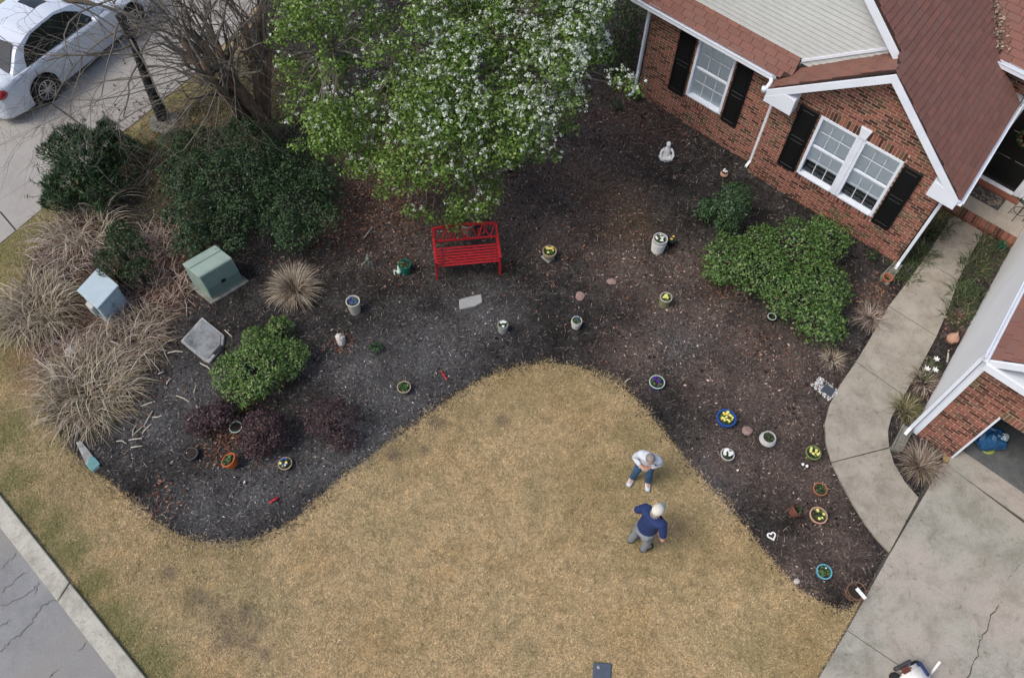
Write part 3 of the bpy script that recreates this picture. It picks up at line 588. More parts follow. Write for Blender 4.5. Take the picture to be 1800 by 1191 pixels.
# ---- bricks: the 300 that show largest are objects, the rest one piece per wall
brick_me = {}
for k in range(1):
    m = MB(); q = []; 
    hb(m, -BL/2+.0075, BL/2-.0075, -.006, .03, -BH/2+.0075, BH/2-.0075); o = m.build('brick', 'brick'); brick_me = o.data; bpy.data.objects.remove(o)
def vis_px(b):
    c = hw((b[1]+b[2])/2, b[3], (b[4]+b[5])/2); cc = np.array(cam_o.matrix_world.inverted()@c); 
    if cc[2] > -1: return 1e9
    x, y = CX+F_PX*cc[0]/-cc[2], CY-F_PX*cc[1]/-cc[2]
    return -cc[2]+(1e3 if not (0 < x < 1800 and 0 < y < 1191) else 0)
full = sorted([b for b in BR if b[6]], key=vis_px); single = set(id(b) for b in full[:300])
rest = {}
for b in BR:
    wall, u0, u1, vf, z0, z1, _ = b
    if id(b) in single:
        o = bpy.data.objects.new('brick', brick_me); o.location = hl((u0+u1)/2, vf+RNG.uniform(-.003, .002), (z0+z1)/2); link(o, wall)
    else:
        j = RNG.uniform(-.003, .002); hb(rest.setdefault(wall, MB()), u0, u1, vf-.006+j, vf+.03, z0, z1)
for wall, m in rest.items(): tag(m.build('brickwork', 'brick', wall), kind='stuff')

# ---- windows and shutters
def make_window(u0, u1, z0, z1, vf, cols, blind_to, parent=house):
    w = empty('window', parent=parent); fr = .065; vin = vf+.07
    m = MB(); hb(m, u0, u0+fr, vf-.02, vin+.08, z0, z1); hb(m, u1-fr, u1, vf-.02, vin+.08, z0, z1); hb(m, u0+fr, u1-fr, vf-.02, vin+.08, z1-fr, z1); hb(m, u0+fr, u1-fr, vf-.035, vin+.08, z0, z0+fr*.7)
    m.build('frame', 'white_trim', w, bevel=.004)
    a, b, c, d = u0+fr, u1-fr, z0+fr*.7, z1-fr; mid = (c+d)/2
    m = MB(); hb(m, a, b, vin-.025, vin+.03, mid-.028, mid+.028); m.build('meeting_rail', 'white_trim', w, bevel=.003)
    for (lo, hi, vv) in ((mid+.028, d, vin), (c, mid-.028, vin+.03)):
        m = MB()
        for k in range(1, cols): uu = a+(b-a)*k/cols; hb(m, uu-.008, uu+.008, vv-.003, vv+.005, lo, hi)
        zz = (lo+hi)/2; hb(m, a, b, vv-.0035, vv+.0055, zz-.008, zz+.008); m.build('muntin', 'muntin', w)
        for k in range(cols):
            for (q0, q1) in ((lo, zz), (zz, hi)):
                x0, x1 = a+(b-a)*k/cols+.002, a+(b-a)*(k+1)/cols-.002; m = MB(); m.add([hl(x0, vv+.006, q0), hl(x1, vv+.006, q0), hl(x1, vv+.006, q1), hl(x0, vv+.006, q1)], [(0, 1, 2, 3)]); m.build('pane', 'glass', w, keep=True)
    m = MB(); z = d-.01
    while z > blind_to: hb(m, a+.002, b-.002, vin+.045, vin+.051, z-.0495, z-.001); z -= .05
    m.build('window_blind', 'blind', w)
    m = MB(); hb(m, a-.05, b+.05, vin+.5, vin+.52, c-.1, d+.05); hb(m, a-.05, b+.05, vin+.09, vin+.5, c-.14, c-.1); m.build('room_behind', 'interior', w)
    return w
make_window(*WA, VA, 3, WA[2]+.05)
um = -1.865
make_window(WG[0], um-.045, WG[2], WG[3], VG, 3, 1.12); make_window(um+.045, WG[1], WG[2], WG[3], VG, 3, 1.12)
m = MB(); hb(m, um-.045, um+.045, VG-.03, VG+.12, WG[2], WG[3]); hpart(m, 'mullion', 'white_trim', bevel=.004)
for (a, b) in ((WG[0]+.1, um-.12), (um+.12, WG[1]-.1)):
    m = MB(); hb(m, a, b, VG+.3, VG+.5, WG[2]+.02, WG[2]+.10); hpart(m, 'window_seat', 'window_table')
m = MB(); hpoly(m, [(um-.075, WG[3]+.005), (um+.075, WG[3]+.005), (um+.12, WG[3]+.26), (um-.12, WG[3]+.26)], VG-.05, VG+.02); hpart(m, 'keystone', 'white_trim', bevel=.006)
def shutter(u0, u1, z0, z1, vf):
    m = MB(); hb(m, u0, u1, vf-.032, vf-.008, z0, z1); s = hpart(m, 'shutter', 'black_shutter')
    m = MB(); st = .055; zm = (z0+z1)/2
    hb(m, u0, u0+st, vf-.046, vf-.0322, z0, z1); hb(m, u1-st, u1, vf-.046, vf-.0322, z0, z1)
    for (q0, q1) in ((z0, z0+.09), (zm-.05, zm+.05), (z1-.09, z1)): hb(m, u0+st, u1-st, vf-.046, vf-.0322, q0, q1)
    m.build('stile', 'black_shutter', s, bevel=.004)
    for (q0, q1) in ((z0+.10, zm-.06), (zm+.06, z1-.10)):
        m = MB(); hb(m, u0+st+.015, u1-st-.015, vf-.041, vf-.0322, q0, q1); m.build('panel', 'black_shutter', s, bevel=.006)
shutter(-6.50, -6.07, .70, 2.40, VA); shutter(-4.97, -4.56, .71, 2.40, VA); shutter(-3.28, -2.85, .72, 2.40, VG); shutter(-.90, -.50, .70, 2.34, VG)
# ---- roofs.  deck + shingle tabs
SH = []
def roof(name, P, Q, w0, w1, poly, deck_t=.05, tabw=.30, expo=.145, keep=None):
    """P(s,t) -> local point on the slope; s along the eave, t up the slope (metres); poly in (s,t)"""
    p = empty(name, parent=house); bm = MB(); n = len(poly); nrm_ = (P(1, 0)-P(0, 0)).cross(P(0, 1)-P(0, 0)).normalized()
    if nrm_.z < 0: nrm_ = -nrm_
    top = [P(s, t) for s, t in poly]; bm.add([q-nrm_*deck_t for q in top]+top, [tuple(range(n)), tuple(range(2*n-1, n-1, -1))]+[(i, (i+1) % n, n+(i+1) % n, n+i) for i in range(n)])
    bm.build('roof_deck', 'roof_deck', p)
    ss, ts = [q[0] for q in poly], [q[1] for q in poly]; t = min(ts)-.02; k = 0
    while t < max(ts):
        s = min(ss)-(k*.37 % 1)*tabw
        while s < max(ss):
            a, b, c, d = s+.005, s+tabw-.005, t, t+expo+.03
            cor = np.array([(a, c+.03), (b, c+.03), (b, c+expo), (a, c+expo), ((a+b)/2, c+expo/2)]); ins = inside(cor, poly)
            if ins.all(): SH.append((p, P, nrm_, a, b, c, d, True))
            elif ins.any():
                xs = [q for q in np.linspace(a, b, 7)]; good = [x for x in xs if inside(np.array([(x, c+.06)]), poly)[0]]
                if len(good) > 1: SH.append((p, P, nrm_, max(a, good[0]), min(b, good[-1]), c, min(d, max(ts)), False))
            s += tabw
        t += expo; k += 1
    return p
kp = math.sqrt(1+PITCH**2)
def slopeR(s, t): u = UE-t/kp; return hl(u, s, EAVE+PITCH*t/kp)          # right slope of the wing
tv = lambda u: (UE-u)*kp
roof('roof', slopeR, None, 0, 0, [(-.30, 0), (3.10, 0), (3.10, tv(-.51)), (6.85, tv(-4.2)), (.12, tv(-4.2)), (.12, tv(-1.98)), (-.30, tv(-1.83))])
def slopeL(s, t): return hl(-3.95-.05+t/kp, s, 2.58-.04+PITCH*t/kp)      # left slope of the small gable
roof('roof', slopeL, None, 0, 0, [(-.30, 0), (.40, 0), (.40, 2.12*kp), (-.30, 2.12*kp)])
def slopeA(s, t): return hl(s, -.02+t*.78, 2.70+t*.62)                    # low skirt roof over the left wall
roof('roof', slopeA, None, 0, 0, [(-7.6, 0), (-3.93, 0), (-3.70, .12), (-3.72, .52), (-7.6, .52)])
def slopeQ(s, t): return hl(s, 3.08+t/kp, 3.15+PITCH*t/kp)                # main roof behind the entry
roof('roof', slopeQ, None, 0, 0, [(-.53, 0), (3.4, 0), (3.4, 4.2), (-3.9, 4.2)])
def slopeG(s, t): return hl(1.87+t/kp, s, 3.05+PITCH*t/kp)               # garage left slope
roof('roof', slopeG, None, 0, 0, [(-3.72, 0), (2.2, 0), (2.2, 3.4), (-3.72, 3.4)])
m = MB(); m.add([hl(-4.2, .12, zP(-4.2)-.01), hl(-8.2, .12, zP(-4.2)-3.21), hl(-8.2, 6.8, zP(-4.2)-3.21), hl(-4.2, 6.8, zP(-4.2)-.01)], [(0, 1, 2, 3)]); m.add([hl(-4.2, .12, zP(-4.2)-.06), hl(-8.2, .12, zP(-4.2)-3.27), hl(-8.2, 6.8, zP(-4.2)-3.27), hl(-4.2, 6.8, zP(-4.2)-.06)], [(3, 2, 1, 0)]); hpart(m, 'roof', 'shingle')
def tab(mb_, p, P, nn, a, b, c, d):
    lo, hi = nn*RNG.uniform(.014, .022), nn*.003
    mb_.add([P(a, c), P(b, c), P(b, d), P(a, d), P(a, c)+lo, P(b, c)+lo, P(b, d)+hi, P(a, d)+hi], [(4, 5, 6, 7), (0, 1, 5, 4), (1, 2, 6, 5), (3, 0, 4, 7)])
def shpx(q):
    c = q[1]((q[3]+q[4])/2, (q[5]+q[6])/2)+Vector((HO.x, HO.y, 0)); cc = cam_o.matrix_world.inverted()@c
    x, y = CX+F_PX*cc.x/-cc.z, CY-F_PX*cc.y/-cc.z
    return -cc.z+(1e3 if not (0 < x < 1800 and 0 < y < 1191) else 0)
fullt = sorted([q for q in SH if q[7]], key=shpx); pick = set(id(q) for q in fullt[:300]); rest = {}; tabm = {}
for q in SH:
    p, P, nn, a, b, c, d, _ = q
    if id(q) in pick:
        if P not in tabm:
            mm = MB(); O_ = P(0, 0); Pl = lambda s, t, P=P, O_=O_: P(s, t)-O_
            tab(mm, p, Pl, nn, -.145, .145, 0, .175); o = mm.build('shingle', 'shingle'); tabm[P] = o.data; bpy.data.objects.remove(o)
        o = bpy.data.objects.new('shingle', tabm[P]); o.location = P((a+b)/2, c)+nn*RNG.uniform(0, .004); link(o, p)
    else: tab(rest.setdefault(p, MB()), p, P, nn, a, b, c, d)
for p, m in rest.items(): tag(m.build('shingles', 'shingle', p), kind='stuff')
# ridge cap along the small gable, valley debris
m = MB()
for k in range(3): hb(m, -1.93, -1.73, -.29+k*.22, -.29+k*.22+.24, zP(-1.83)-.02+.01*k, zP(-1.83)+.03+.004*k)
# ---- white trim: rakes, fascia, soffit, gutters, downspouts
def gut(name, a, b, w=.11, h=.10, up=(0, 0, 1)):
    a, b = Vector(a), Vector(b); d = (b-a).normalized(); s = d.cross(Vector((0, 0, 1))).normalized(); m = MB()
    t = .006
    for (o_, ww, zz, hh) in ((0, w, -h/2, t), (-w/2, t, 0, h), (w/2, t, 0, h)): m.bar(a+s*o_+Vector((0, 0, zz)), b+s*o_+Vector((0, 0, zz)), ww, hh)
    m.bar(a+s*(w/2+.006)+Vector((0, 0, h/2)), b+s*(w/2+.006)+Vector((0, 0, h/2)), .022, .016)
    m.bar(a+s*(-w/2-.006)+Vector((0, 0, h/2)), b+s*(-w/2-.006)+Vector((0, 0, h/2)), .022, .016)
    return m.build(name, 'white_trim', house)
gut('gutter', hl(-7.75, -.07, 2.66), hl(-4.05, -.07, 2.66)); gut('gutter', hl(UE+.05, -.32, EAVE-.07), hl(UE+.05, 3.1, EAVE-.07), .07, .08)
gut('gutter', hl(-.50, 3.00, 3.10), hl(3.4, 3.00, 3.10), .13, .10); gut('gutter', hl(1.825, -3.72, 2.99), hl(1.825, 2.1, 2.99), .09, .09)
m = MB(); hb(m, -7.75, -4.0, -.005, .02, 2.52, 2.70); hpart(m, 'fascia', 'white_trim')
for q in ((-7.75, -3.86, .02, VA+.01, 2.545, 2.575), (.02, UE+.02, -.28, EV, 2.38, 2.40), (-.5, 3.4, 3.06, EV, 2.98, 3.0)): m = MB(); hb(m, *q); hpart(m, 'soffit', 'soffit')
for q in ((UE-.02, UE+.012, -.30, 3.1, EAVE-.15, EAVE-.02), (-.5, 3.4, 3.055, 3.08, 3.0, 3.13), (1.852, 1.868, -3.7, 2.1, 2.90, 3.03)): m = MB(); hb(m, *q); hpart(m, 'fascia', 'white_trim')
def rake(u0, z0, u1, z1, v0, v1, drop=.19):
    m = MB(); hpoly(m, [(u0, z0-drop), (u1, z1-drop), (u1, z1), (u0, z0)], v0, v1); return hpart(m, 'rake_board', 'white_trim', bevel=.004)
ua = -1.83
rake(UE, EAVE-.02, ua, zP(ua)-.02, -.335, -.30); rake(-4.0, 2.52, ua, zP(ua)-.02, -.334, -.299)
rake(UE-.1, EAVE-.17, ua, zP(ua)-.24, -.052, -.012, .10); rake(-3.8, 2.49, ua, zP(ua)-.24, -.053, -.013, .10)
m = MB(); hpoly(m, [(UE, EAVE-.20), (ua, zP(ua)-.21), (ua, zP(ua)-.19), (UE, EAVE-.18)], -.30, -.01); hpart(m, 'soffit', 'soffit'); m = MB(); hpoly(m, [(-4.0, 2.34), (ua, zP(ua)-.21), (ua, zP(ua)-.19), (-4.0, 2.36)], -.30, -.01); hpart(m, 'soffit', 'soffit')
m = MB(); hpoly(m, [(-4.0, 2.24), (-3.35, 2.24), (-3.35, 2.62), (-3.6, 2.66), (-4.0, 2.36)], -.338, -.04)       # cornice returns
hpart(m, 'cornice_return', 'white_trim', bevel=.006)
m = MB(); hpoly(m, [(UE, EAVE-.26), (-.28, EAVE-.26), (-.28, EAVE+.12), (-.05, EAVE+.08), (UE, EAVE-.20)], -.337, -.04); hpart(m, 'cornice_return', 'white_trim', bevel=.006)
# upper gable in white siding
VS = .38
sid = empty('siding_wall', parent=house)
m = MB(); hpoly(m, [(-7.2, 2.9), (-1.7, 2.9), (-1.7, zP(-1.7)-.2), (-4.2, zP(-4.2)-.2), (-8.1, 2.95)], VS+.03, VS+.08); m.build('sheathing', 'white_siding', sid)
z = 2.92
while z < 5.9:
    ur = min(-1.75, UE-(z+.12-EAVE+.16)/PITCH); m = MB(); u0 = -7.2
    ul = max(u0, -8.1+(z-2.9)/PITCH)
    if ur-ul > .2: m.add([hl(ul, VS-.009, z), hl(ur, VS-.009, z), hl(ur, VS+.028, z), hl(ul, VS+.028, z), hl(ul, VS+.006, z+.104), hl(ur, VS+.006, z+.104), hl(ur, VS+.03, z+.104), hl(ul, VS+.03, z+.104)], [(3, 2, 1, 0), (4, 5, 6, 7), (0, 1, 5, 4), (1, 2, 6, 5), (2, 3, 7, 6), (3, 0, 4, 7)]); m.build('siding_board', 'white_siding', sid)
    z += .104
rake(-1.98, zP(-1.98)-.06, -4.2, zP(-4.2)-.06, .10, .14, .20); rake(-8.2, zP(-4.2)-3.26, -4.2, zP(-4.2)-.06, .101, .141, .20)
m = MB(); hpoly(m, [(-1.98, zP(-1.98)-.24), (-4.2, zP(-4.2)-.24), (-4.2, zP(-4.2)-.22), (-1.98, zP(-1.98)-.22)], .14, VS); hpart(m, 'soffit', 'soffit')
m = MB(); hb(m, -7.2, -3.7, VS-.02, VS+.01, 2.88, 2.93); hpart(m, 'flashing', 'white_trim')
m = MB(); m.bar(hl(-3.7, VS-.01, 2.95+.03), hl(-2.05, VS-.01, 4.17+.06), .04, .05); hpart(m, 'flashing', 'white_trim')
# downspouts
def spout(pts, w=.075, t=.055):
    m = MB()
    for a, b in zip(pts[:-1], pts[1:]): m.bar(a, b, w, t, up=tuple(HU))
    for k in (-1, 1):
        for a, b in zip(pts[:-1], pts[1:]): m.bar(a+HU*k*.018-HV*.034, b+HU*k*.018-HV*.034, .012, .012)
    return m.build('downspout', 'white_trim', house)
spout([hl(-7.36, -.07, 2.62), hl(-7.36, .16, 2.42), hl(-7.36, .16, .12), hl(-7.42, .02, .04)])
spout([hl(-3.92, .19, 2.42), hl(-3.92, .19, .14), hl(-3.94, .05, .05)])
spout([hl(UE+.04, -.26, 2.40), hl(.06, -.03, 2.24), hl(.06, -.03, .10), hl(.06, -.22, .05)], .085, .06)
spout([hl(1.80, -3.50, 2.96), hl(1.80, -3.47, 2.74), hl(1.80, -3.47, .12), hl(1.78, -3.62, .05)], .085, .06)
# small elbow joining the left gutter to the gable cornice
m = MB(); m.tube([hl(-4.08, -.08, 2.66), hl(-4.02, -.16, 2.60), hl(-4.03, -.30, 2.52)], .045, 8); m.lathe([(.06, -.05), (.065, .02), (.06, .05)], 10, hl(-4.06, -.33, 2.50)); hpart(m, 'gutter_elbow', 'white_trim', smooth=True)
# garage: white side wall, cornice, interior
m = MB(); hb(m, GU, GU+.2, GV+.26, 3.4, -.2, 3.02); hpart(m, 'side_wall', 'white_wall')
m = MB(); hb(m, GU-.012, GU+.10, GV-.022, GV+.258, -.2, 2.839); hpart(m, 'corner_board', 'white_trim')
rake(1.85, 3.05, 4.2, 3.05+PITCH*2.35, GV-.335, GV-.30, .17)
m = MB(); hb(m, 1.84, 5.5, GV-.30, GV-.02, 2.84, 2.94); hb(m, 1.84, 5.5, GV-.36, GV-.301, 2.82, 2.98); hpart(m, 'cornice_return', 'white_trim', bevel=.006)
m = MB(); hpoly(m, [(1.8, 2.9), (6.5, 2.9), (4.2, 4.6)], GV-.01, GV+.05); hpart(m, 'gable_siding', 'white_siding')
m = MB(); hb(m, GO[0]-.005, GO[0]+.03, GV-.012, GV+.27, 0, GO[3]); hb(m, GO[0]+.03, 5.6, GV+.02, GV+.27, GO[3]-.03, GO[3]-.002); hpart(m, 'door_jamb', 'white_trim')
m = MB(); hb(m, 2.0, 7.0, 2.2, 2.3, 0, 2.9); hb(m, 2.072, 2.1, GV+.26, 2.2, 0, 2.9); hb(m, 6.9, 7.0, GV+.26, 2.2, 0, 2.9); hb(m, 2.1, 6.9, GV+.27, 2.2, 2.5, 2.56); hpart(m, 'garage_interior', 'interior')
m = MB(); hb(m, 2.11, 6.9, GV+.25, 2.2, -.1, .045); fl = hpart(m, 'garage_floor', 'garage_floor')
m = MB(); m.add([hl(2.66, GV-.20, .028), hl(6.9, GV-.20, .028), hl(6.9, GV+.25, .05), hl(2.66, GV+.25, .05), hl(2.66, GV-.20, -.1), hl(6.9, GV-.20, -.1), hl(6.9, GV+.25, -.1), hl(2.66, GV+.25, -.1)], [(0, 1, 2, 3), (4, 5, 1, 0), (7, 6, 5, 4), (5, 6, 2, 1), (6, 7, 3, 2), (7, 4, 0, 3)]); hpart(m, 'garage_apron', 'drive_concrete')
# front door
d = empty('front_door', parent=house)
m = MB(); hb(m, DO[0]+.03, DO[1]-.03, EV+.03, EV+.08, DO[2]+.02, DO[3]); m.build('door_leaf', 'black_door', d, bevel=.004)
m = MB()
for (a, b) in ((DO[0]+.12, .84), (.94, DO[1]-.12)):
    for (q0, q1) in ((.4, .95), (1.05, 1.6), (1.7, 2.1)): hb(m, a, b, EV+.018, EV+.032, q0, q1)
m.build('door_panel', 'black_door', d, bevel=.01)
plain('brass', (.45, .33, .12), .35, metal=1.0); m = MB(); m.ball(hl(DO[1]-.1, EV-.01, 1.15), .035); m.build('handle', 'brass', d, smooth=True)
m = MB(); hb(m, DO[0]-.09, DO[0]+.03, EV-.03, EV+.1, .2, 2.34); hb(m, DO[1]-.03, DO[1]+.09, EV-.03, EV+.1, .2, 2.34); hb(m, DO[0]+.03, DO[1]-.03, EV-.03, EV+.1, DO[3]+.002, 2.34); hb(m, DO[0]+.03, DO[1]-.03, EV-.06, EV+.1, .18, .235); m.build('door_frame', 'white_trim', d, bevel=.004)
for (a, b) in ((.13, DO[0]-.092), (DO[1]+.092, 1.74)):
    m = MB(); hb(m, a, b, EV+.03, EV+.05, .9, 2.25); hpart(m, 'sidelight', 'black_door'); m = MB(); hb(m, a, b, EV-.01, EV+.06, .2, .895); hpart(m, 'sidelight_panel', 'white_trim', bevel=.01)
# porch
porch = empty('porch', kind='structure', label='small concrete porch edged with brick at the front door')
def pl(u, v, z): return hw(u, v, z)
def pb(m, u0, u1, v0, v1, z0, z1): return m.hexa([pl(u0, v0, z0), pl(u1, v0, z0), pl(u1, v1, z0), pl(u0, v1, z0), pl(u0, v0, z1), pl(u1, v0, z1), pl(u1, v1, z1), pl(u0, v1, z1)])
m = MB(); pb(m, .02, 1.86, 2.36, EV-.06, -.1, .16); m.build('porch_slab', 'drive_concrete', porch)
m = MB(); pb(m, .0, 1.87, 2.13, 2.36, -.1, .15); m.build('porch_base', 'mortar', porch)
for k in range(26):
    m = MB(); pb(m, .01+k*.0713, .01+k*.0713+.063, 2.115, 2.355, .10, .168); m.build('brick', 'brick', porch)
for k in range(9):
    m = MB(); pb(m, .01+k*.206, .01+k*.206+.196, 2.116, 2.15, .03, .09); m.build('brick', 'brick', porch)
m = MB(); pb(m, .3, 1.5, EV-.22, EV-.06, .16, .20); m.build('door_step', 'brick', porch)

# ------------------------------------------------------------------ shrubs
def blob_points(blobs, n, shell=.35):
    """points in the outer shell of overlapping mounds; blobs (x, y, z, rx, ry, rz)"""
    B = np.array(blobs, float); w = (B[:, 3]*B[:, 4]+B[:, 3]*B[:, 5]); k = RNG.choice(len(B), n, p=w/w.sum()); d = rand_dirs(n)
    d[:, 2] = np.where(d[:, 2] < -.35, -d[:, 2], d[:, 2])
    r = 1-shell*RNG.random(n)**1.4; r *= 1+.10*np.sin(d[:, 0]*7+k*1.7)*np.sin(d[:, 1]*6+k)*1.0
    p = B[k, :3]+d*B[k, 3:6]*r[:, None]
    nn = unit(d/B[k, 3:6])
    # drop points buried deep inside another mound
    deep = np.zeros(n, bool)
    for b in B: deep |= (((p-b[:3])/b[3:6])**2).sum(1) < .45
    ok = ~deep & (p[:, 2] > .03); return p[ok], nn[ok]
def shrub(name, label, mounds, mat, n, size, aspect=.55, group=None, cat='shrub', jit=.7, lumps=9, lumpr=.38, fold=.25, spiky=False, core=1.0):
    """mounds: (px, py, radius, height) with (px, py) the middle of the mound at half height"""
    big = []
    for (px, py, r_, h) in mounds:
        c = at(px, py, h*.55); big.append((c.x, c.y, h*.5, r_*core, r_*core, h*.52*core))
    allb = list(big)
    for b in big:
        for _ in range(lumps):
            d = rand_dirs(1)[0]; d[2] = abs(d[2])*.9; q = lumpr*random.uniform(.6, 1.15)
            allb.append((b[0]+d[0]*b[3]*(.82+(1-core)*1.6), b[1]+d[1]*b[4]*(.82+(1-core)*1.6), max(.08, b[2]+d[2]*b[5]*(.80+(1-core)*1.4)), b[3]*q*random.uniform(.8, 1.25), b[4]*q*random.uniform(.8, 1.25), max(.08, b[5]*q*1.1)))
    P, N = blob_points(allb, n); c0 = Vector((big[0][0], big[0][1], 0))
    e = empty(name, c0, label=label, cat=cat, group=group)
    leaf_mesh('foliage', P-np.array(c0), (rand_dirs(len(P)) if spiky else N+np.array([0, 0, .35])), size, mat, e, aspect, jit, fold, axis=(N+np.array([0, 0, .5]) if spiky else None))
    m = MB()
    for b in big:
        for k in range(7):
            a = random.uniform(0, 6.28); q = random.uniform(.35, .8); base = Vector((b[0]-c0.x+math.cos(a)*.05, b[1]-c0.y+math.sin(a)*.05, 0)); tip = Vector((b[0]-c0.x+math.cos(a)*b[3]*q, b[1]-c0.y+math.sin(a)*b[4]*q, b[2]+b[5]*.6))
            mid = base.lerp(tip, .5)+Vector((random.uniform(-.05, .05), random.uniform(-.05, .05), .05)); m.tube([base, mid, tip], [.018, .012, .004], 5)
    tag(m.build('stems', 'stem', e), kind='stuff')
    k = max(6, n//260); i = RNG.choice(len(P), k); q = np.repeat(P[i]-np.array(c0), 9, 0); d = np.repeat(N[i]+np.array([0, 0, .6]), 9, 0); q = q+unit(d)*np.tile(np.linspace(.02, .17, 9), k)[:, None]*size/.055; tag(leaf_mesh('shoots', q, d, size*.9, mat, e, aspect, 1.2, fold), kind='stuff')
    return e
shrub('azalea_shrub', 'large rounded bright green azalea spreading below the double window', [(1400, 440, .72, .95), (1330, 470, .68, .85), (1285, 455, .6, .72), (1262, 475, .36, .55), (1335, 425, .4, .8), (1440, 500, .65, .85), (1395, 520, .62, .8), (1440, 565, .55, .7), (1450, 420, .5, .95)], 'leaf_azalea', 20000, .062, .5)
shrub('round_shrub', 'small dark green bush beside the low lamp, left of the big azalea', [(1285, 362, .46, .95), (1243, 372, .28, .6), (1280, 395, .3, .6)], 'leaf_holly', 5200, .055, .5)
shrub('azalea_shrub', 'bright green azalea in the left bed beside the square grey lid', [(455, 645, .62, .75), (405, 660, .40, .6), (500, 630, .45, .6), (490, 578, .26, .55), (425, 690, .36, .5), (450, 598, .3, .55)], 'leaf_bright', 9500, .055, .5)
shrub('loropetalum_shrub', 'low dark purple shrub between the sticks and the pale mint bowl', [(385, 731, .32, .5), (352, 740, .30, .44), (400, 720, .22, .42)], 'leaf_purple', 3600, .045, .5, 'dark purple shrubs in the left bed', lumpr=.3)
shrub('loropetalum_shrub', 'dense round dark purple shrub above the purple pansy pot', [(462, 758, .45, .65), (450, 778, .32, .5), (485, 765, .32, .5)], 'leaf_purple', 5200, .045, .5, 'dark purple shrubs in the left bed', lumpr=.3)
shrub('loropetalum_shrub', 'thin open dark purple shrub nearest the lawn edge', [(595, 740, .45, .62), (570, 735, .42, .55), (605, 772, .28, .4)], 'leaf_purple', 3600, .042, .5, 'dark purple shrubs in the left bed', lumpr=.3)
shrub('evergreen_shrub', 'big dark evergreen bush growing over the green utility cabinet', [(400, 320, 1.1, 1.6), (340, 280, .75, 1.3), (440, 270, .95, 1.5), (350, 360, .7, 1.2), (345, 425, .45, 1.05), (400, 400, .6, 1.1), (320, 320, .5, 1.0)], 'leaf_dark', 30000, .062, .38, 'dark evergreen bushes', jit=.9, lumpr=.36, lumps=13, core=.80)
shrub('evergreen_shrub', 'dark evergreen bush right of the big one, above the straw tuft', [(525, 360, .95, 1.4), (500, 300, .85, 1.3), (555, 330, .6, 1.2), (515, 415, .5, .95), (475, 390, .5, 1.0)], 'leaf_dark', 19000, .062, .38, 'dark evergreen bushes', jit=.9, lumpr=.36, lumps=13, core=.80)
shrub('evergreen_shrub', 'dark spiky evergreen bush at the edge of the neighbouring driveway', [(150, 275, .95, 1.2), (130, 320, .7, 1.0), (190, 262, .65, 1.0), (175, 330, .6, .9), (115, 350, .4, .7)], 'leaf_dark', 15000, .16, .14, 'dark evergreen bushes', jit=1.1, lumpr=.4, lumps=10, spiky=True, core=.8)
shrub('evergreen_shrub', 'small dark evergreen bush overhanging the pale blue cabinet', [(222, 440, .42, .95), (200, 470, .34, .9), (245, 480, .30, .75), (215, 415, .3, .8)], 'leaf_dark', 5200, .06, .3, 'dark evergreen bushes', jit=1.0)
shrub('evergreen_shrub', 'shadowy dark bush behind the pear tree by the house corner', [(1075, 60, .7, 1.5), (1095, 20, .8, 1.7), (1085, 110, .4, .8)], 'leaf_dark', 8000, .06, .4, 'dark evergreen bushes')
for (px, py, r_, h, n, lab) in ((662, 610, .14, .14, 260, 'tiny green seedling clump near the white rock'), (1085, 185, .16, .3, 240, 'small green sapling at the foot of the left downspout'), (1533, 450, .14, .2, 160, 'small low green plant at the foot of the brick wall by the right downspout'), (1120, 168, .12, .3, 160, 'small bright sprig at the left corner of the brick wall')):
    shrub('seedling', lab, [(px, py, r_, h)], 'leaf_holly', n, .045, .35, cat='plant', lumps=2)

# ------------------------------------------------------------------ dry ornamental grasses
def tuft(label, px, py, r_, n, L, mat='straw', name='ornamental_grass', group=None, base=.16, el=(.5, 1.35), droop=(.35, .75), w=.011, cat='grass clump', under=None, curl=.06, messy=.5):
    c = at(px, py); e = empty(name, c, label=label, cat=cat, group=group)
    a = RNG.uniform(0, 2*np.pi, n); q = np.sqrt(RNG.random(n))*base*r_; b = np.stack([np.cos(a)*q, np.sin(a)*q, np.full(n, .01)], 1)
    a2 = a+RNG.normal(size=n)*messy; ev = RNG.uniform(*el, n); d = np.stack([np.cos(a2)*np.cos(ev), np.sin(a2)*np.cos(ev), np.sin(ev)], 1)
    ribbon_mesh('blades', b, d, L*RNG.uniform(.55, 1.15, n), np.full(n, w)*RNG.uniform(.6, 1.3, n), RNG.uniform(*droop, n), mat, e, seg=5, curl=curl)
    if under: k = n//2; ribbon_mesh('inner_blades', b[:k]*1.2, d[:k], L*.7*RNG.uniform(.6, 1.1, k), np.full(k, w), RNG.uniform(*droop, k), under, e, seg=5, curl=curl+.03)
    return e
G1 = 'overgrown dry ornamental grasses on the left'
tuft('round straw-coloured grass tuft on its own in the mulch', 520, 512, .62, 900, .62, 'straw', base=.22, w=.013, el=(.35, 1.45), droop=(.3, .7))
tuft('big pale arching grass clump left of the blue cabinet', 66, 548, .75, 760, .85, 'straw', group=G1, base=.75, under='straw_green', w=.017, droop=(.5, 1.0), el=(.3, 1.3), curl=.18, messy=1.1)
tuft('wide pale and green grass clump nearest the lawn on the left', 160, 690, .85, 860, .85, 'straw', group=G1, base=.8, under='straw_green', w=.017, droop=(.5, 1.0), el=(.3, 1.2), curl=.18, messy=1.1)
tuft('dry grass clump tangled below the blue cabinet', 232, 598, .8, 420, .7, 'straw_grey', group=G1, base=.8, under='straw_green', w=.016, droop=(.5, 1.0), el=(.15, 1.1), curl=.24, messy=1.5)
tuft('pale grass clump leaning over the green verge by the neighbouring driveway', 150, 405, .75, 330, 1.0, 'straw', group=G1, base=.8, w=.018, droop=(.5, 1.0), el=(.3, 1.2), curl=.18, messy=1.1)
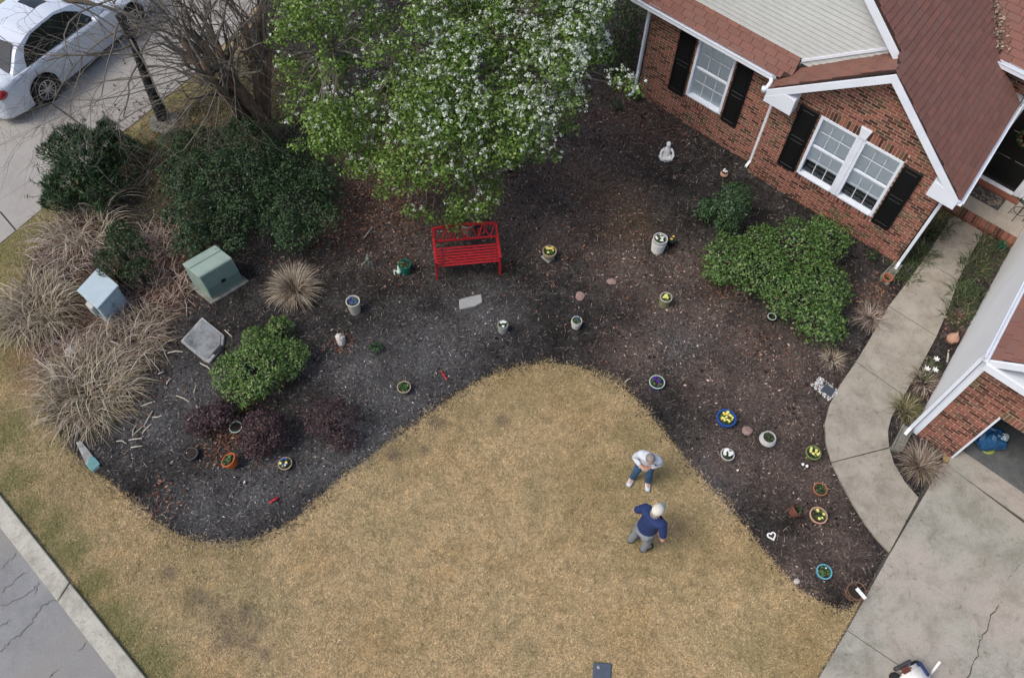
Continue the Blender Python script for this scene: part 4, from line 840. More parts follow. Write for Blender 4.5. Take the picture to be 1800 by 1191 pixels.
tuft('sparse grey grass clump below the dark spiky bush', 168, 352, .6, 200, .9, 'straw', group=G1, base=.8, w=.017, droop=(.5, 1.0), el=(.3, 1.2), curl=.18, messy=1.1)
tuft('brown flattened grass clump between the two utility cabinets', 275, 520, .7, 300, .55, 'straw_grey', group=G1, base=1.0, el=(.1, .8), w=.014, curl=.28, messy=2)
tuft('brown grass clump above the blue cabinet', 110, 450, .7, 360, .75, 'straw_grey', group=G1, base=.9, el=(.2, 1.0), w=.015, droop=(.5, 1.0), curl=.24, messy=1.5)
tuft('brown flattened grass clump with a white stone in it', 122, 632, .7, 380, .55, 'straw_grey', group=G1, base=.9, el=(.1, .8), w=.014, curl=.28, messy=2)
tuft('dark dead stalks between the bush and the green cabinet', 285, 425, .5, 220, .6, 'straw_grey', group=G1, base=1.0, el=(.1, .9), w=.012, curl=.28, messy=2)
tuft('dry grass clump bending over the garage end of the walkway', 1615, 820, .45, 520, .5, 'straw_grey', base=.3, under='straw_green')
tuft('greenish dry grass by the stone splash block at the garage corner', 1592, 722, .35, 300, .34, 'straw_green', base=.5)
tuft('grey tangled dead perennial by the walkway, right of the big azalea', 1530, 560, .4, 190, .36, 'straw_grey', base=.5, el=(.1, .9), cat='dead plant', name='dead_perennial')
tuft('pale tangled dead perennial at the lower right end of the big azalea', 1462, 632, .28, 110, .28, 'straw', base=.5, el=(.1, .9), cat='dead plant', name='dead_perennial')
tuft('dry brown stems by the white lilies', 1622, 672, .28, 170, .36, 'straw_grey', base=.6, el=(.2, 1.0), cat='dead plant', name='dead_perennial')
tuft('dry brown weed patch under the pear tree', 1030, 318, .5, 200, .36, 'straw_brown', base=.9, el=(.1, .8), cat='dead plant', name='dead_perennial')
tuft('dry orange-brown stems at the left end of the big azalea', 1270, 515, .4, 150, .28, 'straw_brown', base=.9, el=(.1, .7), cat='dead plant', name='dead_perennial')
G2 = 'dark strap-leaved liriope along the front walk'
for k, (px, py, n) in enumerate(((1640, 405, 230), (1612, 445, 230), (1590, 478, 170), (1712, 470, 200), (1700, 520, 210), (1685, 555, 130), (1735, 440, 160), (1655, 385, 140))):
    lab = ('liriope clump under the right downspout nearest the porch', 'liriope clump in the middle of the left side of the walk', 'liriope clump beside the stone splash block with the terracotta pot', 'liriope clump halfway up the right side of the walk', 'liriope clump against the white garage side wall', 'liriope clump just above the terracotta ornament', 'topmost liriope clump on the right of the walk by the porch steps', 'small liriope clump at the porch corner by the downspout')[k]
    tuft(lab, px, py, .36, n, .32, 'leaf_liriope', 'liriope', G2, base=.9, el=(.2, 1.1), w=.016, messy=1.4, curl=.15, cat='plant')
# loose dry reeds on the mulch
G3 = 'dry reed stalks lying on the mulch'
for k, (x0, y0, x1, y1) in enumerate(((310, 695, 333, 706), (355, 720, 325, 742), (272, 705, 246, 714), (285, 730, 268, 733), (252, 748, 232, 766), (250, 770, 226, 773), (240, 746, 233, 766), (268, 722, 253, 748), (266, 745, 250, 762), (278, 657, 288, 653), (300, 665, 293, 675), (295, 620, 322, 618), (352, 638, 375, 655), (395, 580, 408, 592), (1108, 665, 1098, 672), (230, 786, 250, 783), (262, 640, 245, 645), (340, 690, 345, 676), (205, 775, 222, 779), (640, 418, 656, 398))):
    m = MB(); a, b = at(x0, y0, .03), at(x1, y1, .035); c = a.lerp(b, .5)+Vector((random.uniform(-.03, .03), random.uniform(-.03, .03), .02)); o = a.copy(); m.tube([a-o, c-o, b-o], [.011, .012, .008], 6)
    tag(m.build('reed_stalk', 'reed', None, loc=o), 'dry pale reed stalk lying on the dark mulch', 'stick', G3)

# ------------------------------------------------------------------ trees
def wander(p, d, L, r0, r1, seg, wob, up=0.0):
    pts, rad = [Vector(p)], [r0]; d = Vector(d).normalized()
    for k in range(seg):
        d = (d+Vector((random.gauss(0, wob), random.gauss(0, wob), random.gauss(0, wob)+up))).normalized()
        pts.append(pts[-1]+d*L/seg); rad.append(r0+(r1-r0)*(k+1)/seg)
    return pts, rad, d
def grow(mbs, p, d, L, r, depth, maxd, spread=.7, nch=3, up=.02, wob=.16, minr=.003):
    pts, rad, dd_ = wander(p, d, L, r, r*.55, 5, wob, up); mbs[min(depth, len(mbs)-1)].tube(pts, rad, 6 if r > .02 else 4 if r > .008 else 3, caps=False)
    if depth >= maxd: return
    for k in range(nch+(depth == 0)):
        i = random.choice((2, 3, 4, 5)) if k else 5; q = Vector((random.gauss(0, 1), random.gauss(0, 1), random.gauss(0, .7))).normalized()
        nd = ((pts[i]-pts[i-1]).normalized()+q*spread).normalized(); grow(mbs, pts[i], nd, L*random.uniform(.5, .8), max(minr, rad[i]*random.uniform(.45, .7)), depth+1, maxd, spread, nch, up, wob, minr)
# bare street tree with a dark trunk by the neighbour's drive
random.seed(5)
c = at(288, 208); t1 = empty('bare_tree', c, label='leafless tree with a dark trunk in front of the white car', cat='tree')
mT, mB_, mW = MB(), MB(), MB()
mT.tube([Vector((0, 0, -.1)), Vector((0, 0, .5)), Vector((.03, .02, 1.4)), Vector((.10, -.03, 2.2)), Vector((.06, -.1, 2.9))], [.17, .135, .11, .075, .04], 12)
mT.build('trunk', 'bark_dark', t1, smooth=True)
for k in range(24):
    z = 1.5+k*.085; a = k*2.4; el = random.uniform(-.25, .55)
    grow([mB_, mB_, mW, mW], Vector((.05, 0, z)), (math.cos(a), math.sin(a), el), random.uniform(1.2, 2.3), random.uniform(.018, .030), 0, 3, .75, 3, -.03, .15, .0035)
tag(mB_.build('branches', 'bark_twig', t1), kind='stuff'); tag(mW.build('twigs', 'bark_twig', t1), kind='stuff')
m = MB(); P_ = [(math.cos(a)*r_, math.sin(a)*r_) for a, r_ in ((k*6.283/9, random.uniform(.28, .46)) for k in range(9))]; m.prism(P_, -.02, .03); tag(m.build('tree_ring', 'splash', None, loc=at(287, 216)), 'pale stone slab at the foot of the dark bare trunk', 'stone')
# multi-stemmed crape myrtle
random.seed(9)
c = at(478, 250); t2 = empty('crape_myrtle', c, label='leafless tree with many brown trunks fanning up beside the pear tree', cat='tree')
mS, mB_, mW = [], MB(), MB(); ends = []
for k in range(11):
    a = 1.1+k*.33+random.uniform(-.2, .2); b = Vector((math.cos(a*2.1)*.22, math.sin(a*2.1)*.22, 0)); m = MB(); r0 = random.uniform(.075, .125)
    pts, rad, d_ = wander(b, (math.cos(a)*.36, math.sin(a)*.36, 1), random.uniform(2.6, 3.4), r0, r0*.55, 7, .05, .02); m.tube(pts, rad, 9); m.build('trunk', 'bark_myrtle', t2, smooth=True)
    for j in range(6):
        i = random.choice((3, 4, 5, 6, 7)); q = Vector((random.gauss(0, 1), random.gauss(0, 1), .5)).normalized(); grow([mB_, mB_, mW, mW], pts[i], (d_+q*.8), random.uniform(.9, 1.6), rad[i]*.45, 0, 3, .6, 2, .0, .12, .0035)
for (px, py) in ((300, 190), (330, 240), (380, 215), (420, 240), (250, 230), (215, 205), (150, 190), (110, 150), (180, 120), (270, 280), (360, 310), (120, 250), (230, 160), (60, 235)):     # low drooping sprays on the left
    q = at(px, py, 1.6)-c; s_ = Vector((-.3, -.1, 2.4)); grow([mB_, mB_, mW], s_, (q-s_), (q-s_).length*.8, .016, 0, 2, .5, 3, -.02, .10, .0035)
tag(mB_.build('branches', 'bark_twig', t2), kind='stuff'); tag(mW.build('twigs', 'bark_twig', t2), kind='stuff')
# flowering pear
random.seed(21)
SIL = smooth_poly([(510, -170), (478, 60), (505, 150), (485, 200), (520, 265), (580, 275), (620, 320), (680, 335), (705, 385), (770, 398), (835, 392), (870, 335), (930, 280), (1000, 282), (1008, 215), (1030, 172), (1075, 155), (1112, 172), (1118, 130), (1085, 85), (1062, 30), (1050, -170)], 1)
base = at(742, 262); pear = empty('flowering_pear', base, label='leafy green tree sprinkled with white blossom behind the red bench', cat='tree')
cl = []; RNG = np.random.default_rng(5)
while len(cl) < 300:
    p = max((scatter(SIL, 1)[0] for _ in range(2)), key=lambda q: min([(q[0]-c_[4])**2+(q[1]-c_[5])**2 for c_ in cl] or [1])); a = np.array(SIL); dmin = np.sqrt(((a-p)**2).sum(1)).min()
    lowy = max(0, min(1, (p[1]+30)/420)); zz = (4.4-2.7*lowy)+random.uniform(-.5, .5)-(.3 if dmin < 30 else 0)
    w3 = at(p[0], p[1], max(1.0, zz)); r_ = random.choice((.22, .3, .4, .55))*random.uniform(.85, 1.1) if dmin > 28 else random.uniform(.14, .32)
    cl.append((w3.x, w3.y, w3.z, r_, p[0], p[1]))
CLP = np.array(cl)
mT, mL, mW = MB(), MB(), MB()
pts, rad, _ = wander(Vector((0, 0, -.1)), (0.02, .05, 1), 2.0, .15, .11, 5, .03); mT.tube(pts, rad, 11); mT.build('trunk', 'bark_grey', pear, smooth=True)
fork = pts[-1]; limbs = []
for k in range(9):
    a = k*2*math.pi/9+.3; d_ = Vector((math.cos(a)*.75, math.sin(a)*.75, random.uniform(.5, 1.0))); p3, r3, _ = wander(pts[3+(k % 3)], d_, random.uniform(1.6, 2.6), .07, .03, 6, .07, .01); mL.tube(p3, r3, 7); limbs += p3[1:]
for q in cl:
    tgt = Vector((q[0], q[1], q[2]))-base; s_ = min(limbs, key=lambda l: (l-tgt).length)
    mid = s_.lerp(tgt, .5)+Vector((random.gauss(0, .1), random.gauss(0, .1), random.gauss(0, .1)+.08)); mW.tube([s_, mid, tgt], [.016, .010, .004], 4, caps=False)
mL.build('limb', 'bark_grey', pear, smooth=True); mW.build('branch', 'bark_twig', pear)
def clump_pts(n, sh):
    w = CLP[:, 3]**2; k = RNG.choice(len(CLP), n, p=w/w.sum()); d = rand_dirs(n); p = CLP[k, :3]+d*CLP[k, 3:4]*(RNG.random(n)**sh)[:, None]*np.array([1, 1, .8]); return p, d, k
P, N, K = clump_pts(66000, .5); leaf_mesh('foliage', P-np.array(base), N+np.array([0, 0, .5]), .068, 'leaf_pear', pear, .58, .8, .3)
bw = np.clip((CLP[:, 4]-500)/560, .10, 1)**1.25*np.clip(1.15-(CLP[:, 5]/520), .25, 1)+RNG.random(len(CLP))*.16; bw[RNG.random(len(CLP)) < .4] *= .12
BC = []      # blossom clusters: little balls of petals on the outside of the crown
k = RNG.choice(len(CLP), 3600, p=bw*CLP[:, 3]**2/np.sum(bw*CLP[:, 3]**2)); d = rand_dirs(3600); d[:, 2] = np.abs(d[:, 2])*.9+.1; ctr = CLP[k, :3]+unit(d)*CLP[k, 3:4]*RNG.uniform(.75, 1.08, (3600, 1))
n = 3600*8; kk = np.repeat(np.arange(3600), 8); dd2 = rand_dirs(n); dd2[:, 2] = np.abs(dd2[:, 2]); P = ctr[kk]+dd2*RNG.uniform(.02, .06, (n, 1)); leaf_mesh('blossom', P-np.array(base), dd2, .038, 'blossom', pear, .95, .4, .2)

# ------------------------------------------------------------------ bench
plain('red_paint', (0.34, 0.014, 0.020), .42, var=.38, scale=28, coat=.15)
def bench():
    a, b = at(768, 491), at(880, 481); x = (b-a); L = x.length; rz = math.atan2(x.y, x.x)
    e = empty('garden_bench', a.lerp(b, .5), rz, 'red painted slatted garden bench with an openwork back', 'bench'); w = L/2
    for k in range(7):
        y = .03+k*.073; m = MB(); m.box((0, y+.0, .42+.010*math.sin(k/6*3.14)*-1), (2*w-.06, .046, .022)); m.build('seat_slat', 'red_paint', e, bevel=.006)
    for s in (-1, 1):
        m = MB(); X_ = s*(w-.015)
        m.bar((X_, -.01, 0), (X_, .02, .44), .05, .05); m.build('leg', 'red_paint', e, bevel=.006)
        m = MB(); m.bar((X_, .60, 0), (X_, .50, .44), .05, .05); m.bar((X_, .50, .42), (X_, .64, .86), .05, .05); m.build('leg', 'red_paint', e, bevel=.006)
        m = MB(); pts = [(X_, -.03, .60), (X_, .0, .635), (X_, .2, .645), (X_, .40, .65), (X_, .575, .66)]
        for q0, q1 in zip(pts[:-1], pts[1:]): m.bar(q0, q1, .055, .03)
        m.bar((X_, .01, .44), (X_, -.005, .60), .045, .045); m.build('armrest', 'red_paint', e, bevel=.004)
        m = MB(); m.bar((X_, .0, .40), (X_, .52, .40), .035, .04); m.build('side_rail', 'red_paint', e)
    ny = lambda z: .50+(z-.42)*.318
    top = lambda s: .87+.055*(1-s*s)
    m = MB(); N = 10
    for k in range(N):
        s0, s1 = -1+2*k/N, -1+2*(k+1)/N; m.bar((s0*w, ny(top(s0)), top(s0)), (s1*w, ny(top(s1)), top(s1)), .045, .06)
    m.build('top_rail', 'red_paint', e, bevel=.003)
    m = MB(); m.bar((-w, ny(.58), .58), (w, ny(.58), .58), .032, .045); m.build('lower_rail', 'red_paint', e, bevel=.003)
    n = 10
    for k in range(n):      # lattice: straight bars and crossing diagonals
        s = -1+2*(k+.5)/n; dx = .055*(1 if k % 2 else -1); m = MB(); z1 = top(s)-.02; m.bar((s*w*.94-dx, ny(.59), .59), (s*w*.94+dx, ny(z1), z1), .02, .016); m.build('back_bar', 'red_paint', e)
    for s in (-.5, .0, .5):
        m = MB(); zc = .735
        for k in range(12):
            a0, a1 = k*math.pi/6, (k+1)*math.pi/6; m.bar((s*w+.07*math.cos(a0), ny(zc+.07*math.sin(a0)), zc+.07*math.sin(a0)), (s*w+.07*math.cos(a1), ny(zc+.07*math.sin(a1)), zc+.07*math.sin(a1)), .016, .014)
        m.build('back_ring', 'red_paint', e)
    return e
bench()

# ------------------------------------------------------------------ pots, each with soil and planting
plain('potting_soil', (0.028, 0.02, 0.015), .95, var=.5, scale=60)
for n_, c_, r_ in (('pot_white', (.46, .45, .42), .6), ('pot_cream', (.42, .40, .32), .5), ('pot_grey', (.30, .30, .28), .7), ('pot_tan', (.34, .26, .17), .75), ('pot_olive', (.20, .19, .10), .55), ('pot_teal', (.012, .12, .085), .35), ('pot_cobalt', (.016, .03, .22), .25), ('pot_blue', (.02, .07, .28), .3), ('pot_lime', (.17, .22, .07), .45), ('pot_terracotta', (.34, .13, .065), .8), ('pot_pink', (.47, .27, .19), .75), ('pot_dark_terracotta', (.13, .045, .032), .8), ('pot_sky', (.13, .38, .47), .4), ('pot_charcoal', (.055, .056, .058), .6), ('pot_orange', (.46, .11, .022), .6), ('pot_mint', (.42, .53, .46), .45), ('pot_sage', (.14, .17, .125), .6), ('pot_black', (.012, .012, .014), .5),
                   ('flower_yellow', (.80, .58, .05), .6), ('flower_pale_yellow', (.78, .70, .22), .6), ('flower_white', (.80, .80, .77), .6), ('flower_purple', (.07, .02, .20), .6), ('flower_blue', (.05, .08, .32), .6)):
    plain(n_, c_, r_, var=.14, scale=25)
pieces('pansy_leaf', [(0, (0.02, 0.055, 0.012)), (.6, (0.05, 0.12, 0.025)), (1, (0.10, 0.18, 0.05))], .5, .4)
def pot(label, px, py, R_, H_, mat, plants=(), leaf=60, shape='taper', rimw=.12, tilt=None, rimmat=None, bot=None, soil=.86, group=None, leafsz=.045, leafh=.06, name='flower_pot', cat='pot', tiltp=None):
    """(px, py): middle of the rim in the photo; R_ rim radius, H_ height"""
    H_ = H_*.66 if py > 650 else H_
    c = at(px, py, H_); c.z = 0
    if tilt: c = at(px, py, R_)-Vector((math.cos(tilt), math.sin(tilt), 0))*H_*.5; c.z = 0
    e = empty(name, c, label=label, cat=cat, group=group)
    rim = R_; inn = R_*(1-rimw); b = R_*(bot if bot else .72)
    if shape == 'taper': pr = [(b*.9, 0), (b, .01), (rim*.93, H_*.82), (rim, H_*.83), (rim, H_), (inn, H_), (inn*.97, H_*soil), (.01, H_*soil)]
    elif shape == 'round': pr = [(b*.8, 0), (R_*1.12, H_*.25), (R_*1.28, H_*.5), (R_*1.15, H_*.8), (rim*.98, H_*.92), (rim, H_), (inn, H_), (inn*.97, H_*soil), (.01, H_*soil)]
    elif shape == 'ribbed':
        pr = [(b, 0)]
        for k in range(7): z = H_*(.06+.11*k); pr += [(b+(rim-b)*k/7+.0, z), (b+(rim-b)*k/7+.014, z+.02), (b+(rim-b)*k/7+.014, z+H_*.06), (b+(rim-b)*k/7, z+H_*.08)]
        pr += [(rim, H_*.9), (rim, H_), (inn, H_), (inn*.97, H_*soil), (.01, H_*soil)]
    elif shape == 'bowl': pr = [(b*.6, 0), (R_*.8, H_*.3), (R_*.97, H_*.75), (rim, H_), (inn, H_), (inn*.9, H_*.6), (.01, H_*.35)]
    else: pr = [(b, 0), (rim*.99, H_*.92), (rim, H_), (inn, H_), (inn*.97, H_*soil), (.01, H_*soil)]
    m = MB(); m.lathe(pr, 28); body = smooth_angle(m.build('pot_body', mat, e), 35)
    m = MB(); m.lathe([(inn*.99, H_*.97), (rim*1.015, H_*.97), (rim*1.015, H_+.004), (inn*.99, H_+.004)], 28); rm = MB(); n = 28
    V_, F_ = [], []
    for k in range(n):
        a = 2*math.pi*k/n; V_ += [(r0*math.cos(a), r0*math.sin(a), z0) for r0, z0 in ((inn*.99, H_*.955), (rim*1.02, H_*.955), (rim*1.02, H_+.005), (inn*.99, H_+.005))]
    for k in range(n): F_ += [(k*4+j, k*4+(j+1) % 4, ((k+1) % n)*4+(j+1) % 4, ((k+1) % n)*4+j) for j in range(4)]
    rm.add(V_, F_); rm.build('rim', rimmat or mat, e, smooth=False)
    m = MB(); m.lathe([(inn*.965, H_*soil+.003), (inn*.5, H_*soil+.012), (.01, H_*soil+.018)], 20); m.build('soil', 'potting_soil', e)
    if leaf:
        a = RNG.uniform(0, 6.28, leaf); q = np.sqrt(RNG.random(leaf))*inn*.85; p = np.stack([np.cos(a)*q, np.sin(a)*q, H_*soil+RNG.uniform(.01, leafh, leaf)], 1); leaf_mesh('leaves', p, np.tile([0, 0, 1.], (leaf, 1)), leafsz, 'pansy_leaf', e, .7, .7)
    for (fm, nf, sz) in plants:
        m = MB()
        for k in range(int(nf*1.7)):
            sz2 = sz*random.uniform(.38, .66); a = random.uniform(0, 6.28); q = math.sqrt(random.random())*inn*.72; f = Vector((math.cos(a)*q, math.sin(a)*q, H_*soil+leafh+random.uniform(0, .03)))
            for j in range(5):
                t = j*1.2566+a; u = Vector((math.cos(t), math.sin(t), random.uniform(-.1, .25))); v = Vector((-math.sin(t), math.cos(t), 0)); m.add([f, f+u*sz2*.6+v*sz2*.42, f+u*sz2*1.05, f+u*sz2*.6-v*sz2*.42], [(0, 1, 2, 3)])
        tag(m.build('flowers', fm, e), kind='stuff')
    if tilt is not None:
        e.rotation_euler = (Matrix.Rotation(R(tiltp or 60), 3, Vector((-math.sin(tilt), math.cos(tilt), 0)))).to_euler(); e.location.z = R_*.8
    return e
Y, PY, WF, PU, BLF = 'flower_yellow', 'flower_pale_yellow', 'flower_white', 'flower_purple', 'flower_blue'
GP = 'potted pansies set out over the mulch'
pot('tall ribbed whitish urn of white pansies left of the azalea', 1161, 419, .155, .42, 'pot_white', [(WF, 7, .045)], shape='ribbed', group=GP, bot=.8)
pot('small black pot with a yellow pansy behind the tall ribbed urn', 1181, 421, .10, .18, 'pot_black', [(Y, 2, .055), (PU, 3, .04)], 30, group=GP)
pot('weathered tan pot crowded with yellow pansies on a square stone', 966, 441, .15, .26, 'pot_tan', [(PY, 6, .05), (Y, 4, .045)], 70, group=GP, bot=.6)
pot('olive planter of pale yellow pansies between two bricks and the azalea', 1171, 522, .125, .28, 'pot_olive', [(PY, 7, .045)], rimmat='pot_cream', group=GP, bot=.85)
pot('small pale grey pot of white pansies just above the lawn curve', 884, 570, .105, .22, 'pot_grey', [(WF, 5, .05)], 30, 'straight', group=GP, bot=.92)
pot('ribbed pale pot with small blue flowers above the lawn curve', 1014, 563, .105, .24, 'pot_white', [(BLF, 2, .04)], 40, 'ribbed', group=GP, bot=.72)
pot('tall smooth cream pot of dark blue pansies right of the straw tuft', 620, 529, .14, .38, 'pot_cream', [(BLF, 5, .05)], 45, 'straight', rimmat='pot_white', group=GP, bot=.75)
pot('teal green glazed pot with a curling plant left of the red bench', 711, 464, .135, .26, 'pot_teal', [], 26, 'taper', group=GP, bot=.8)
pot('plain sage pot of leafy greens alone by the left curve of the lawn', 710, 680, .13, .22, 'pot_sage', [], 70, rimmat='pot_tan', group=GP)
pot('deep cobalt glazed pot of purple pansies beside the lawn', 1155, 671, .15, .24, 'pot_cobalt', [(PU, 8, .045)], 40, 'straight', rimmat='pot_mint', group=GP, rimw=.09)
pot('biggest bright blue pot full of yellow pansies', 1277, 734, .185, .26, 'pot_blue', [(PY, 9, .05), (Y, 3, .05)], 110, 'taper', group=GP, rimw=.16)
pot('round-bellied white jar with a small dark plant', 1352, 768, .125, .28, 'pot_white', [], 45, 'round', group=GP, bot=.8, leafsz=.03)
pot('cream-rimmed pot of white pansies left of the round-bellied jar', 1279, 798, .125, .24, 'pot_tan', [(WF, 5, .055)], 25, rimmat='pot_white', group=GP)
pot('lime green rimmed pot of yellow pansies close to the walkway', 1430, 795, .14, .22, 'pot_lime', [(PY, 7, .045)], 60, group=GP)
pot('smallest terracotta pot with a little green plant by the walkway', 1442, 859, .125, .18, 'pot_terracotta', [], 50, group=GP, leafsz=.03)
pot('dark terracotta pot lying tipped over beside the pink one', 1398, 899, .12, .22, 'pot_dark_terracotta', [], 30, group=GP, tilt=.35, tiltp=40)
pot('wide pink terracotta pot with two yellow pansies', 1439, 905, .155, .22, 'pot_pink', [(PY, 3, .055)], 70, group=GP)
pot('sky blue rimmed pot of green leaves near the driveway corner', 1449, 1004, .13, .22, 'pot_sky', [(WF, 1, .03)], 60, group=GP)
pot('charcoal pot of bare soil in the left bed', 335, 797, .125, .2, 'pot_charcoal', [(WF, 1, .02)], 0, group=GP)
pot('bright orange pot tipped on its side in the left bed', 403, 812, .14, .24, 'pot_orange', [], 50, 'taper', group=GP, tilt=2.9, tiltp=24)
pot('tan-rimmed pot of purple and yellow pansies in the left bed', 501, 814, .125, .2, 'pot_charcoal', [(PY, 3, .045), (BLF, 6, .045)], 50, rimmat='pot_tan', group=GP)
pot('pale mint bowl between the two purple shrubs', 414, 750, .12, .14, 'pot_mint', [], 0, 'bowl', name='bowl', cat='bowl')
pot('empty pale ring-rimmed pot half under the big azalea', 1357, 556, .09, .14, 'pot_black', [], 0, rimmat='pot_mint', rimw=.16, soil=.5)
pot('terracotta pot standing on the stone splash block by the downspout', 1561, 487, .11, .15, 'pot_terracotta', [], 0, soil=.4, rimw=.2)
pot('moss grey bucket of dry stems behind the red bench', 822, 391, .15, .3, 'pot_sage', [], 14, 'straight', rimmat='pot_grey', bot=.85, name='bucket', cat='bucket')
pot('small round white garden lamp by the brick wall', 1274, 303, .075, .10, 'pot_pink', [(WF, 3, .05)], 0, 'round', name='garden_lamp', cat='lamp', soil=.95)
pot('small green pot at the right side of the porch steps', 1763, 428, .09, .14, 'pot_teal', [], 30)

# ------------------------------------------------------------------ stones, blocks, lids, ornaments
plain('rock_white', (.46, .43, .38), .9, var=.3, scale=8, bmp=.4); plain('rock_pink', (.28, .19, .165), .9, var=.3, scale=12, bmp=.4); plain('flagstone', (.30, .30, .295), .85, var=.12, scale=6, bmp=.2)
def rock(label, px, py, r_, mat, name='rock', seed=0, M=None):
    random.seed(seed); m = MB(); m.ball((0, 0, r_[2]*.5), r_, 9, 6, .16, M); random.seed(seed+50)
    o = m.build(name, mat, loc=at(px, py)); return tag(o, label, 'rock')
rock('whitish upright rock right of the left azalea', 600, 600, (.10, .16, .14), 'rock_white', seed=1, M=Matrix.Rotation(.3, 3, 'Z'))
rock('flat pinkish rock between the two lower blue and white pots', 1313, 757, (.11, .10, .06), 'rock_pink', seed=2)
rock('flat pink-brown stone in the middle of the mulch, below the tall ribbed urn', 1075, 496, (.11, .075, .05), 'rock_pink', seed=3)
rock('dull brown stone above the ribbed pale pot', 1020, 521, (.10, .12, .05), 'rock_pink', seed=4)
rock('white stone lying in the dry grass on the left', 127, 620, (.11, .10, .09), 'rock_white', seed=6)
rock('small pale stone beside the lawn edge near the sky blue pot', 1400, 1022, (.06, .05, .04), 'rock_white', seed=7)
rock('small white stone near the brick wall under the double window', 1490, 393, (.05, .03, .03), 'rock_white', seed=8)
random.seed(77)
def slab(name, label, px, z0, z1, mat, cat, bevel=.01):
    q = [at(a, b) for a, b in px]; c = sum(q, Vector())/len(q); m = MB(); m.prism([(p.x-c.x, p.y-c.y) for p in q], z0, z1); return tag(m.build(name, mat, loc=c, bevel=bevel), label, cat)
slab('stepping_stone', 'pale grey flagstone lying below the red bench', [(808, 546), (807, 529), (816, 526), (846, 519), (848, 533), (836, 540)], .0, .06, 'flagstone', 'stone')
slab('square_stone', 'small square grey stone under the tan pot of yellow pansies', [(950, 452), (963, 447), (975, 455), (964, 464)], 0, .05, 'flagstone', 'stone')
v = empty('vault_cover', at(357, 598), label='large square weathered grey utility lid set in the mulch', cat='utility lid')
q = [at(a, b)-v.location for a, b in ((319, 602), (357, 560), (396, 592), (394, 612), (370, 640), (362, 638))]; m = MB(); m.prism([(p.x, p.y) for p in q], -.05, .07); m.build('surround', 'grey_concrete', v, bevel=.01)
q = [p*.86 for p in q]; m = MB(); m.prism([(p.x, p.y) for p in q], .0702, .085); m.build('lid', 'vault_lid', v, bevel=.006)
a, b = at(375, 622, .09)-v.location, at(390, 607, .09)-v.location; m = MB(); m.bar(a, b, .055, .02); m.build('lid_handle', 'dark', v)
plain('teal_plastic', (.10, .24, .235), .5, var=.15)
v = empty('meter_marker', at(157, 802), label='low grey slab with a teal lid at the left edge of the bed', cat='utility lid')
q = [at(a, b)-v.location for a, b in ((136, 779), (146, 777), (166, 803), (178, 822), (166, 832), (156, 822))]; m = MB(); m.prism([(p.x, p.y) for p in q], -.05, .075); m.build('slab', 'grey_concrete', v, bevel=.01)
q = [at(a, b)-v.location for a, b in ((160, 806), (170, 806), (180, 818), (166, 832), (156, 822))]; m = MB(); m.prism([(p.x, p.y) for p in q], .0752, .095); m.build('lid', 'teal_plastic', v, bevel=.008)
plain('meter_blue', (.065, .085, .115), .5, var=.15)
v = empty('meter_box', at(1058, 1180), label='dark blue-grey plastic meter box lid flush in the lawn', cat='utility lid')
q = [at(a, b)-v.location for a, b in ((1043, 1163), (1075, 1165), (1074, 1200), (1041, 1200))]; m = MB(); m.prism([(p.x, p.y) for p in q], -.05, .03); m.build('lid', 'meter_blue', v, bevel=.015)
p = at(1052, 1172, .03)-v.location; m = MB(); m.lathe([(.028, 0), (.03, .012), (.014, .026), (.01, .028)], 14, p); m.build('knob', 'flagstone', v)
def splash(label, px):
    q = [at(a, b) for a, b in px]; c = sum(q, Vector())/4; e = empty('splash_block', c, label=label, cat='splash block'); L = [p-c for p in q]
    m = MB(); m.prism([(p.x, p.y) for p in L], -.02, .065); m.build('tray', 'splash', e)
    m = MB()
    for i in (0, 2, 3): m.bar(L[i]*.96+Vector((0, 0, .08)), L[(i+1) % 4]*.96+Vector((0, 0, .08)), .03, .06)
    m.build('rim', 'splash', e, bevel=.006)
splash('worn concrete splash block at the right foot of the double-window wall', [(1545, 490), (1572, 462), (1583, 470), (1558, 504)])
splash('long concrete splash block at the garage corner', [(1563, 792), (1585, 748), (1602, 756), (1580, 797)])
# pebble surround with a dark grate
v = empty('drain', at(1446, 686), label='dark grate in a patch of white pebbles beside the walkway', cat='drain')
P = scatter([(p.x-v.location.x, p.y-v.location.y) for p in (at(1424, 678), at(1440, 663), at(1475, 690), at(1455, 706))], 260)
m = MB()
for (x, y) in P: m.ball((x, y, .035+random.uniform(0, .015)), (random.uniform(.012, .022), random.uniform(.012, .022), .012), 5, 3)
tag(m.build('pebbles', 'pebble', v), kind='stuff')
q = [at(a, b)-v.location for a, b in ((1440, 688), (1450, 677), (1468, 687), (1459, 700))]; m = MB(); m.prism([(p.x, p.y) for p in q], .0, .06); m.build('frame', 'pot_charcoal', v, bevel=.008)
for k in range(6):
    s = (k+.5)/6; m = MB(); m.bar(q[0].lerp(q[3], s)*.94+Vector((0, 0, .066)), q[1].lerp(q[2], s)*.94+Vector((0, 0, .066)), .018, .012); m.build('bar', 'meter_blue', v)
